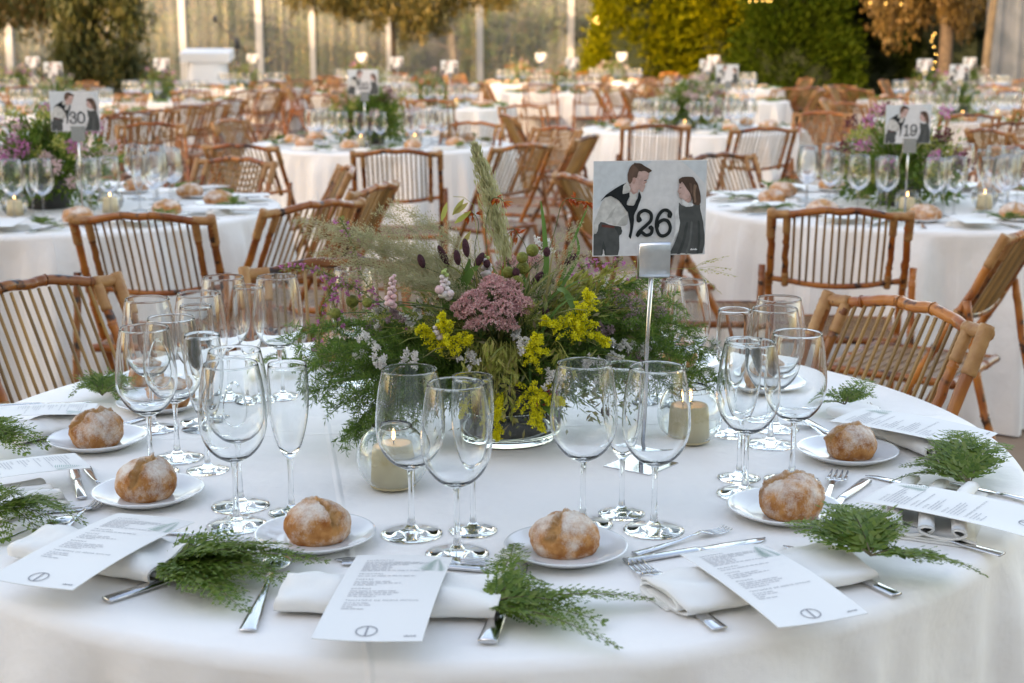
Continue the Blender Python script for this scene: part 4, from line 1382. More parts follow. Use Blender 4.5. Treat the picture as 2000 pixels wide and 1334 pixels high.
for px, py in ((1160, 575), (1185, 600), (1145, 555), (1215, 560), (1205, 610), (1170, 640), (1190, 540)):
    e_ = P(px, py, .0)
    oats([MOUTH, MOUTH.lerp(e_, .6) + Vector((0, 0, .04)), e_], 9, .026, -.2)
# the two pairs of broad spikelets at the top
mb = MB()
for (a, b) in (((862, 432), (873, 395)), ((884, 420), (906, 388)), ((886, 418), (914, 396)), ((888, 436), (920, 412)), ((897, 488), (920, 450))):
    p, q = P(*a, .02), P(*b, .02)
    mb.strip([p, p.lerp(q, .3), p.lerp(q, .65), q], [.0015, .0085, .0085, .0012], up=Vector((.3, -1, .2)), fold=.15)
o = mb.build('broad_spikelets', M['oat'], arr_)
MB().tube(bez(MOUTH, P(930, 480, 0), P(925, 400, .02), 8) + [P(905, 385, .02), P(885, 384, .02)], .0006, 4).build('stem', M['oat'], o)
# bent broad leaves and blades
def blade(path, wd, mat='blade'):
    q = catmull(path, 4); k = len(q)
    MB().strip(q, [wd * math.sin(math.pi * (.12 + .86 * i / (k - 1))) ** .7 for i in range(k)], up=Vector((.2, -.8, .6)), fold=.15).build('grass_blade', M[mat], arr_)
blade([MOUTH, P(1120, 640, -.06), P(1105, 575, -.08), P(1088, 566, -.10)], .016)
blade([P(1105, 575, -.08), P(1120, 600, -.1), P(1130, 625, -.11)], .012)
blade([MOUTH, P(1060, 560, .02), P(1064, 470, .03), P(1056, 392, .03)], .010)
blade([MOUTH, P(1090, 560, .04), P(1118, 475, .06), P(1150, 400, .07)], .006)
blade([MOUTH, P(1085, 580, .03), P(1128, 500, .05), P(1124, 455, .05)], .007)
blade([MOUTH, P(900, 600, .0), P(915, 540, -.02), P(935, 520, -.03)], .017)
blade([MOUTH, P(870, 600, .0), P(905, 545, .0), P(918, 505, 0)], .014)
blade([MOUTH, P(1150, 640, .0), P(1190, 610, .0), P(1220, 640, -.02)], .009, 'olive')
blade([MOUTH, P(820, 700, -.1), P(720, 735, -.08), P(640, 745, -.04)], .012, 'blade')
blade([MOUTH, P(1060, 790, -.14), P(1080, 815, -.17)], .014)
# crocosmia
def croc(path, n, mat='orange'):
    q = catmull(path, 6)
    lb, mb = LB(), MB()
    mb.tube(q, .0009, 4)
    for i in range(n):
        x = (.62 + .38 * i / n) * (len(q) - 1); j = min(int(x), len(q) - 2)
        p = q[j].lerp(q[j + 1], x - j)
        d = Vector((frg.gauss(0, .5), frg.gauss(0, .4), -.8 + frg.random())).normalized()
        for k in range(6):
            lb.add(p + d * .003, d + rv(.35), frg.uniform(.010, .017), .0034)
    o = lb.build('crocosmia_spray', M[mat], arr_)
    mb.build('stem', M['stem'], o)
croc([MOUTH, P(1075, 480, .04), P(1098, 398, .05), P(1125, 388, .05), P(1152, 396, .05)], 16)
croc([MOUTH, P(950, 480, .03), P(958, 398, .02), P(972, 386, .0), P(984, 394, .0)], 8)
croc([MOUTH, P(930, 520, .03), P(935, 440, .03), P(922, 415, .03), P(915, 425, .02)], 8)
croc([MOUTH, P(1030, 520, .05), P(1010, 455, .05), P(998, 448, .05)], 7)
# red berries low at the front
for bx, by in ((1068, 765), (1058, 790)):
    mb = MB()
    for k in range(5):
        mb.blob(P(bx, by, -.15) + rv(.009), .0032, 8, 6)
    o = mb.build('berry_twig', M['red'], arr_)
    MB().tube([MOUTH + Vector((0, -.06, 0)), P(bx, by, -.16)], .0008, 4).build('stem', M['brownstem'], o)
# thin grass with seeds reaching out at the side
for tips in (((1440, 540), (1400, 505), (1425, 500), (1410, 575), (1395, 560)),):
    mb, lb = MB(), LB()
    root_ = P(1280, 545, .1)
    mb.tube(bez(MOUTH, P(1180, 560, .08), root_, 8), .0006, 4)
    hub = P(1350, 525, .12)
    mb.tube([root_, P(1310, 525, .11), hub], .0004, 4)
    for tx, ty in tips + ((1380, 530), (1430, 525)):
        e_ = P(tx, ty, .14)
        mb.tube([hub, hub.lerp(e_, .5) + Vector((0, 0, .004)), e_], .0003, 3)
        for k in range(12):
            lb.add(hub.lerp(e_, .35 + .65 * k / 12) + rv(.002), (e_ - hub).normalized() + rv(.4), .006, .0018)
    o = lb.build('thin_grass_spray', M['oat'], arr_)
    mb.build('stem', M['oat'], o)
# ------------------------------------------------------------------ front table: glasses, bread, candles, cutlery, napkins, menus, fern
GLS = 'glasses on the front table'
def g_at(x, y): return at(x, y, .75)
def rim(x, y, h):                                     # base found from the rim
    p = at(x, y, .75 + h); return Vector((p.x, p.y, .75))
for kind_, pos, lab in (
    ('W', g_at(804, 1043), 'large wine glass in front of the fish-bowl candle, seen left of its two neighbours'),
    ('W', g_at(893, 1083), 'large wine glass standing just behind the middle menu card, foremost of its three'),
    ('F', g_at(924, 1037), 'slim champagne flute half hidden behind the foremost wine glass, before the dark flower pot'),
    ('W', g_at(1138, 1025), 'large wine glass directly behind the roll with the pointed crust'),
    ('F', g_at(1214, 1004), 'slim champagne flute between two wine glasses by the number card base plate'),
    ('W', g_at(1277, 1036), 'large wine glass in front of the pole of the number card'),
    ('F', g_at(1443, 934), 'slim champagne flute seen inside the wine glass beyond the leafy roll'),
    ('W', g_at(1455, 965), 'large wine glass covering a flute, beyond the plate with fern over its roll'),
    ('W', g_at(1546, 938), 'large wine glass with foot hidden behind the roll under fern'),
    ('F', g_at(1427, 849), 'slim champagne flute beside the right fish-bowl candle'),
    ('W', g_at(1504, 868), 'large wine glass nearest the forks beside the right-hand roll, second row'),
    ('W', g_at(1513, 838), 'large wine glass furthest back of the cluster before the bamboo chair on the right'),
    ('W', rim(281, 640, .235), 'large wine glass rising behind the roll with the deep split, foremost on the left'),
    ('W', g_at(347, 895), 'large wine glass behind the foremost left one, foot in full view'),
    ('F', g_at(406, 919), 'slim champagne flute with foot in view beside the left pair of wine glasses'),
    ('W', g_at(463, 1027), 'large wine glass behind the fern-covered menu, foremost of the overlapping pair'),
    ('W', g_at(470, 989), 'large wine glass overlapped almost fully by the one before it'),
    ('F', g_at(570, 1002), 'slim champagne flute alone between the overlapping pair and the floury roll'),
    ('W', rim(287, 583, .235), 'large wine glass in the back of the left group, over the small fern heap'),
    ('W', rim(388, 573, .235), 'large wine glass just before the bamboo slats at the back of the left group'),
    ('F', rim(382, 597, .222), 'slim champagne flute inside the outline of a wine glass, left group at the back'),
    ('W', rim(436, 541, .235), 'large wine glass against the white cloth behind, left of a flute at the table back'),
    ('F', rim(485, 559, .222), 'slim champagne flute between two wine glasses at the table back'),
    ('W', rim(541, 540, .235), 'large wine glass under the pink waxflower sprig at the table back'),
    ('W', rim(690, 524, .235), 'large wine glass mostly hidden behind pale grass panicles'),
    ('W', rim(1292, 543, .235), 'large wine glass behind the feathery fern just right of the card pole'),
    ('W', rim(1340, 549, .235), 'large wine glass behind the feathery fern, further from the card pole'),
    ('F', rim(1262, 560, .222), 'slim champagne flute behind the pole of the number card'),
):
    if kind_ == 'W':
        place(WINE, 'wine_glass', lab, 'wine glass', pos, random.uniform(0, 6), GLS)
    else:
        place(FLUTE, 'champagne_flute', lab, 'champagne flute', pos, random.uniform(0, 6), GLS)

def plate_bread(px, py, bx, by, bi, rz, lab_p, lab_b, sc_=1.0):
    p = at(px, py, .758)
    o = put('bread_plate', PLATE, None, (p.x, p.y, .75)); o.scale = (1.06,) * 3; tag(o, lab_p, 'plate', 'bread plates on the front table')
    b = at(bx, by, .757)
    r_ = put('bread_roll', BREADS[bi], None, (b.x, b.y, .7562)); r_.rotation_euler = (0, 0, rz); r_.scale = (sc_ * .87, sc_ * .87, sc_ * 1.02)
    tag(r_, lab_b, 'bread roll', 'bread rolls on the front table')
plate_bread(290, 966, 287, 968, 0, 2.1, 'white side plate under the split roll, next to the fork tines at the left', 'crusty roll split open across the middle, beside knife and spoon at the left', 1.0)
plate_bread(616, 1050, 622, 1052, 1, .3, 'white side plate under the floury roll beside the big fern frond', 'round floury roll beside the big fern frond and a flute', 1.0)
plate_bread(1105, 1075, 1103, 1076, 2, .0, 'white side plate under the roll with the pointed crust', 'floury roll with a pointed crust peak, between two menus', 1.0)
plate_bread(1532, 998, 1545, 1004, 3, 1.2, 'white side plate whose roll is partly covered by fern', 'roll partly covered by a fern tip, next to an upright fork', 1.05)
plate_bread(1655, 886, 1662, 890, 4, .4, 'white side plate set before the folded napkin and knife pair', 'roll on the plate near the bamboo chair at the right', .92)
plate_bread(191, 862, 190, 866, 5, 1.4, 'white side plate at the left with a knife tip behind it', 'roll with a raised crust peak at the left, half dusted with flour', .98)
plate_bread(315, 790, 330, 795, 0, 4.0, 'white side plate seen through the left wine glasses', 'roll seen through the bowls of the left wine glasses', .88)
plate_bread(275, 752, 285, 753, 1, 3.0, 'white side plate behind the small fern heap at the table back', 'small-looking roll beyond the left glasses, near the fern heap', .9)
plate_bread(1495, 752, 1492, 753, 3, 2.2, 'white side plate behind the right cluster of glasses', 'roll seen through the right cluster of wine glasses', .9)
plate_bread(1330, 712, 1325, 712, 4, 5.0, 'white side plate hidden behind the feathery fern on the far rim', 'roll hidden behind the feathery fern on the far rim', .9)
plate_bread(660, 700, 655, 700, 5, 1.0, 'white side plate behind the flowers on the far rim', 'roll behind the flowers on the far rim', .9)

for bx, by, lab in ((768, 952, 'round fish-bowl glass around a thick candle, left of the front wine glasses'), (1346, 864, 'round fish-bowl glass around a candle, behind the card pole')):
    p = at(bx, by, .75)
    place(CANDLE_BOWL, 'candle_bowl', lab, 'candle holder', p, 0, 'glass candle bowls on the front table', 1.04)
    place(CANDLE, 'candle', lab.replace('round fish-bowl glass around a', 'lit beige').replace('thick candle', 'thick pillar candle inside the glass bowl').replace('lit beige candle', 'lit beige candle inside the glass bowl'), 'candle', p + Vector((0, 0, .005)), .5, 'candles on the front table', 1.08)

def cutlery(tree, nm, cat, p0, p1, lab, L, z=.7505, flip=0):
    a, b = at(*p0, z + .003), at(*p1, z + .003)
    d = b - a
    s_ = d.length / L
    s_ = max(.78, min(1.25, s_))
    c = (a + b) / 2
    o = place(tree, nm, lab, cat, (c.x, c.y, z), math.atan2(-d.x, d.y), 'cutlery on the front table', s_)
    return o
for args in (
    (KNIFE, 'table_knife', 'knife', (207, 1173), (505, 1078), 'knife with thick steel handle running under the big fern frond', KNIFE_L),
    (SPOON, 'spoon', 'spoon', (484, 1232), (548, 1092), 'spoon with flared handle end poking out below the big fern frond', FORK_L),
    (FORK, 'dessert_fork', 'fork', (668, 1098), (958, 1100), 'dessert fork lying behind the middle menu, tines beside the glass foot', FORK_L),
    (KNIFE, 'dessert_knife', 'knife', (948, 1112), (655, 1090), 'dessert knife behind the middle menu, under the fork', KNIFE_L),
    (KNIFE, 'table_knife', 'knife', (952, 1256), (1022, 1092), 'knife pointing away beside the middle napkin, blade under the fern stem', KNIFE_L),
    (FORK, 'table_fork', 'fork', (1406, 1229), (1236, 1100), 'dinner fork with four tines toward the right-hand menu corner', FORK_L),
    (FORK, 'dessert_fork', 'fork', (1240, 1081), (1424, 1033), 'dessert fork above the knife, tines raised beside a wine glass foot', FORK_L),
    (KNIFE, 'dessert_knife', 'knife', (1222, 1097), (1500, 1052), 'dessert knife sliding under the top of the right front menu', KNIFE_L),
    (FORK, 'table_fork', 'fork', (1592, 1018), (1641, 924), 'upright-looking fork between the covered roll and a knife', FORK_L),
    (KNIFE, 'table_knife', 'knife', (1693, 939), (1592, 1012), 'knife with shiny handle lying next to the upright fork', KNIFE_L),
    (KNIFE, 'table_knife', 'knife', (1752, 1163), (1535, 1064), 'knife passing under the rolled napkin and fern at the right', KNIFE_L),
    (FORK, 'table_fork', 'fork', (1958, 1084), (1682, 1012), 'fork with long curved handle beside the rolled napkin near the table edge', FORK_L),
    (FORK, 'dessert_fork', 'fork', (1648, 876), (1556, 822), 'fork behind the right plate, handle under the roll', FORK_L),
    (KNIFE, 'dessert_knife', 'knife', (1572, 820), (1668, 872), 'dessert knife lying against the fork behind the right plate', KNIFE_L),
    (KNIFE, 'table_knife', 'knife', (1868, 965), (1730, 935), 'knife tip peeping out under the right fern sprig', KNIFE_L),
    (KNIFE, 'table_knife', 'knife', (2010, 978), (1900, 952), 'knife handle at the right rim beyond the napkin folds', KNIFE_L),
    (KNIFE, 'table_knife', 'knife', (160, 973), (142, 908), 'short knife with broad blade beside the split roll', KNIFE_L),
    (SPOON, 'spoon', 'spoon', (172, 918), (200, 962), 'spoon handle beside the short knife at the left', FORK_L),
    (FORK, 'table_fork', 'fork', (108, 1045), (188, 986), 'fork whose tines show between fern and the left menu', FORK_L),
    (KNIFE, 'table_knife', 'knife', (-30, 1006), (162, 993), 'knife blade along the fern at the left rim', KNIFE_L),
    (SPOON, 'spoon', 'spoon', (-20, 1062), (90, 1030), 'spoon handle under the fern at the left rim', FORK_L),
    (KNIFE, 'dessert_knife', 'knife', (275, 818), (215, 838), 'dessert knife behind the left roll', KNIFE_L),
    (FORK, 'dessert_fork', 'fork', (330, 1040), (440, 1052), 'fork lying behind the left menu, beside the napkin loops', FORK_L),
    (KNIFE, 'table_knife', 'knife', (0, 792), (160, 786), 'knife near the far left rim of the table', KNIFE_L),
    (FORK, 'table_fork', 'fork', (1770, 838), (1690, 790), 'fork on the far side of the folded napkin by the bamboo chair', FORK_L),
):
    cutlery(*args[:3], *args[3:])

def napkin(px0, px1, vi, lab, sc_=1.0, rz_add=0, z=.7505):
    a, b = at(*px0, .765), at(*px1, .765)
    d = b - a
    c = (a + b) / 2
    o = put('napkin', NAPKINS[vi], None, (c.x, c.y, z))
    o.rotation_euler = (0, 0, math.atan2(d.y, d.x) + rz_add)
    L = d.length / .20
    o.scale = (L, sc_, sc_ * (.95 if vi else 1))
    return tag(o, lab, 'napkin', 'folded napkins on the front table')
napkin((552, 1160), (975, 1172), 1, 'ivory napkin folded under the middle menu, loops at the fern end', 1.12)
napkin((60, 1060), (335, 1108), 1, 'ivory napkin under the left menu, pointed corner showing behind it', 1.15)
napkin((1300, 1168), (1660, 1095), 2, 'ivory napkin under the right front menu, rolled end toward the fern', 1.10)
napkin((1800, 1040), (1850, 950), 0, 'ivory napkin with three rounded folds at the right rim', 1.25)
napkin((1650, 800), (1850, 880), 1, 'ivory napkin in long folds beside the bamboo chair', 1.05)
napkin((-30, 985), (105, 958), 0, 'ivory napkin with three loops at the left rim', 1.1)
napkin((20, 850), (185, 812), 1, 'ivory napkin under the menu at the far left', 1.05)

def menu(c4, lab, z=.785, tilt=0.0, tree=None):
    tl, tr, br, bl = [at(x, y, z) for x, y in c4]
    c = (tl + tr + br + bl) / 4
    up = ((tl + tr) - (bl + br)); up.normalize()
    t = place(MENU, 'menu_card', lab, 'menu', (c.x, c.y, z), math.atan2(-up.x, up.y), 'menu cards on the front table')
    t.rotation_euler = (tilt, 0, math.atan2(-up.x, up.y))
    wd = ((tr - tl).length + (br - bl).length) / 2; hh = ((tl - bl).length + (tr - br).length) / 2
    s_ = (wd / MW + hh / MH) / 2
    t.scale = (s_,) * 3
    return t
menu([(697, 1076), (886, 1093), (820, 1251), (612, 1243)], 'printed menu card lying across the middle napkin, ring emblem at its foot')
menu([(238, 992), (372, 1026), (122, 1157), (-3, 1120)], 'printed menu card slanting over the left napkin toward the table edge', .789)
menu([(1330, 1077), (1478, 1058), (1690, 1195), (1534, 1231)], 'printed menu card slanting over the right front napkin, ring emblem near the edge')
menu([(1706, 982), (1737, 938), (2040, 1000), (2018, 1050)], 'printed menu card lying sideways over three napkin folds at the right', .786)
menu([(1705, 838), (1660, 790), (1860, 835), (1915, 872)], 'printed menu card resting on the long-folded napkin by the bamboo chair', .788)
menu([(128, 926), (92, 884), (-70, 905), (-60, 955)], 'menu card cut by the left rim, on the loops of a napkin', .788)
menu([(135, 814), (180, 784), (20, 790), (-30, 822)], 'menu card at the far left, near the bamboo slats', .786)

FG = 'fern sprigs on the front table'
def tp(*l): return [at(x, y, .75 + .6 * h + .004) for x, y, h in l]
sprig('big bushy fern sprig beside the left napkin, covering knife and spoon', at(322, 1098, .772), tp((640, 1096, .02), (560, 1062, .04), (476, 1192, .01), (455, 1040, .05), (585, 1140, .015), (400, 1118, .03), (505, 1085, .05), (535, 1112, .03), (430, 1150, .02)), FG, .018, .046, 1)
sprig('open fern sprig beside the middle napkin, two long tips toward the right', at(940, 1183, .768), tp((1003, 1062, .02), (1275, 1170, .015), (1208, 1265, .01), (1060, 1135, .03), (1125, 1190, .02), (1180, 1215, .01)), FG, .025, .034, 2)
sprig('fern sprig lying over the covered roll, long tip toward the table edge', at(1700, 1085, .79), tp((1545, 1018, .06), (1625, 985, .085), (1920, 1122, .01), (1600, 1040, .05), (1790, 1095, .03), (1730, 1020, .07), (1665, 1000, .07)), FG, .03, .042, 3)
sprig('loose fern sprig standing up beside three napkin folds at the right', at(1895, 945, .775), tp((1765, 912, .03), (1745, 938, .015), (1835, 862, .06), (1875, 842, .075), (1970, 868, .06), (1800, 895, .05)), FG, .04, .038, 4)
sprig('fern sprig at the left rim beside the napkin corner', at(-20, 1000, .78), tp((165, 1020, .015), (120, 990, .03), (10, 1052, .01), (70, 1035, .02), (60, 985, .05), (30, 975, .05), (110, 1030, .02)), FG, .04, .038, 5)
sprig('fern sprig at the left rim over the napkin loops', at(-30, 860, .785), tp((92, 872, .03), (10, 822, .06), (70, 845, .05), (50, 885, .03), (20, 860, .06)), FG, .04, .034, 6)
sprig('small fern heap behind the left roll near the bamboo slats', at(200, 772, .77), tp((140, 772, .02), (255, 748, .03), (180, 745, .05), (235, 782, .02), (205, 740, .05), (160, 755, .04), (265, 770, .02)), FG, .04, .034, 7)
sprig('fern sprig between the right glasses and the long-folded napkin', at(1650, 790, .77), tp((1585, 800, .01), (1600, 780, .03), (1700, 742, .06), (1672, 765, .05), (1705, 775, .03)), FG, .03, .030, 8)
sprig('fern sprig at the table back under the pink waxflower', at(560, 705, .775), tp((520, 700, .04), (545, 690, .06), (500, 725, .02), (580, 725, .02)), FG, .03, .034, 9)

# ------------------------------------------------------------------ bamboo folding chairs
def lean_y(z): return -.26 + (.875 - z) * .526
def bam(pts, r, seed=0, n=8):
    """bamboo cane: slightly bent, with swollen joints"""
    rg = random.Random(seed)
    q = catmull(pts, 6)
    tot = sum((q[i + 1] - q[i]).length for i in range(len(q) - 1))
    out, rad, acc = [], [], 0
    nxt = rg.uniform(.04, .10)
    for i, p in enumerate(q):
        out.append(p + Vector((rg.gauss(0, .0012), rg.gauss(0, .0012), 0)))
        rad.append(r * rg.uniform(.93, 1.05))
        if i < len(q) - 1:
            acc += (q[i + 1] - q[i]).length
            if acc > nxt:
                acc = 0; nxt = rg.uniform(.09, .14)
                d = (q[i + 1] - p).normalized()
                for o_, k in ((.30, .98), (.40, 1.18), (.50, .92), (.56, 1.15), (.66, .98)):
                    out.append(p.lerp(q[i + 1], o_)); rad.append(r * k)
    return MB().tube(out, rad, n)
def chair_tree(seed, weave=False, near=True):
    T = []
    bow = lambda x: -.022 * (1 - (x / .215) ** 2)
    def panel(x, z): return Vector((x, lean_y(z) + bow(x) * (1 if abs(x) < .2 else 0), z))
    n = 10 if near else 6
    for s in (-1, 1):
        T.append(('upright', bam([(s * .215, lean_y(.88), .88), (s * .218, lean_y(.64), .64), (s * .214, lean_y(.40) + .01, .40), (s * .216, lean_y(0), 0.012)], .0128, seed + s, n).mesh('chair_upright', M['bamboo']), []))
        T.append(('inner_upright', bam([panel(s * .168, .872), panel(s * .168, .75), panel(s * .166, .64)], .0108, seed + 5 * s, n).mesh('chair_inner_upright', M['bamboo']), []))
        T.append(('rear_leg', bam([(s * .242, lean_y(.70) - .006, .70), (s * .244, -.24, .40), (s * .246, -.38, .012)], .0122, seed + 9 * s, n).mesh('chair_rear_leg', M['bamboo']), []))
    T.append(('top_rail', bam([(-.222, lean_y(.875), .876), panel(-.165, .878), panel(-.11, .888), panel(-.05, .897), panel(0, .893), panel(.05, .897), panel(.11, .888), panel(.165, .878), (.222, lean_y(.875), .876)], .0124, seed + 31, n).mesh('chair_top_rail', M['bamboo']), []))
    T.append(('bottom_rail', bam([(-.222, lean_y(.65), .652), panel(-.16, .645), panel(-.09, .634), panel(0, .629), panel(.09, .634), panel(.16, .645), (.222, lean_y(.65), .652)], .0100, seed + 37, n).mesh('chair_bottom_rail', M['bamboo']), []))
    sl = MB()
    ns = 13
    rg = random.Random(seed)
    for i in range(ns):
        x = -.145 + .29 * i / (ns - 1) + rg.uniform(-.002, .002)
        m_ = MB().tube([panel(x, .882), panel(x + rg.uniform(-.002, .002), .76), panel(x, .636)], .0042, 6, False)
        if near:
            T.append(('slat', m_.mesh('chair_slat', M['slat']), []))
        else:
            sl.add(m_.v, m_.f)
    if not near:
        T.append(('slat_panel', sl.mesh('chair_slat_panel', M['slat']), []))
    if weave:
        wv = MB()
        for r_ in range(8):
            z = .862 - .026 * r_
            pts = []
            for i in range(27):
                x = -.15 + .30 * i / 26
                sag = .030 * (1 - (x / .15) ** 2)
                p = panel(x, z - sag + .02)
                p.y += .006 * (1 if i % 2 else -1)
                p.z += .004 * math.cos(i * math.pi)
                pts.append(p)
            wv.tube(pts, .0034, 4, False)
        T.append(('weave', wv.mesh('chair_weave', M['rattan']), []))
    bd = MB()
    def bind(a, b, r, k):
        a, b = Vector(a), Vector(b)
        d = (b - a)
        if near:
            q = [a + d * (i / (k * 2)) for i in range(k * 2 + 1)]
            bd.tube(q, [r * (1.0 if i % 2 else .93) for i in range(k * 2 + 1)], n)
        else:
            bd.tube([a, b], r, 6)
    for s in (-1, 1):
        bind((s * .218, lean_y(.885), .893), (s * .218, lean_y(.80), .80), .0155, 7)
        bind(panel(s * .168, .888), panel(s * .168, .815), .0134, 6)
        bind((s * .228, lean_y(.876), .877), (s * .16, lean_y(.878) - .008, .879), .0146, 6)
        bind(panel(s * .167, .675), panel(s * .166, .628), .0128, 4)
        bind((s * .219, lean_y(.66), .665), (s * .219, lean_y(.63), .63), .0148, 3)
    T.append(('rattan_binding', bd.mesh('chair_rattan_binding', M['rattan']), []))
    fr = MB()
    zs = .445
    for a, b in (((-.205, -.14, zs), (-.205, .25, zs)), ((.205, -.14, zs), (.205, .25, zs)), ((-.222, .25, zs), (.222, .25, zs)), ((-.222, -.14, zs), (.222, -.14, zs))):
        t = bam([a, tuple((q + w_) / 2 for q, w_ in zip(a, b)), b], .0135, seed + int(a[0] * 100), n)
        fr.add(t.v, t.f)
    T.append(('seat_frame', fr.mesh('chair_seat_frame', M['bamboo']), []))
    st = MB()
    for i in range(24 if near else 12):
        y = -.13 + .37 * (i + .5) / (24 if near else 12)
        st.box((0, y, zs + .004 + .002 * (i % 2)), (.39, .0125 if near else .027, .006))
    T.append(('seat_slats', st.mesh('chair_seat_slats', M['seatm'], False), []))
    T.append(('stretcher', bam([(-.246, -.345, .09), (0, -.345, .09), (.246, -.345, .09)], .0105, seed + 41, n).mesh('chair_rear_stretcher', M['bamboo']), []))
    T.append(('stretcher', bam([(-.216, lean_y(.13), .13), (0, lean_y(.13), .13), (.216, lean_y(.13), .13)], .0105, seed + 43, n).mesh('chair_front_stretcher', M['bamboo']), []))
    return T
STUFFPARTS |= {'slat_panel', 'seat_slats', 'weave', 'rattan_binding'}
CH_NEAR = [chair_tree(3), chair_tree(14), chair_tree(27)]
CH_FAR = [chair_tree(51, False, False), chair_tree(62, False, False), chair_tree(71, True, False)]
CGRP = 'bamboo folding chairs around the tables'
CHAIR_AT = []
def chair(px, py, face, tree, label, zt=.89):
    """px, py: middle of the top rail in the photo; face: direction the sitter looks"""
    p = at(px, py, zt)
    f = Vector((face[0], face[1], 0)).normalized()
    rz = math.atan2(-f.x, f.y)
    root = Vector((p.x, p.y, 0)) + f * .27
    CHAIR_AT.append((root.x, root.y))
    return place(tree, 'bamboo_chair', label, 'chair', root, rz, CGRP)
CH_WEAVE = chair_tree(33, True, True)
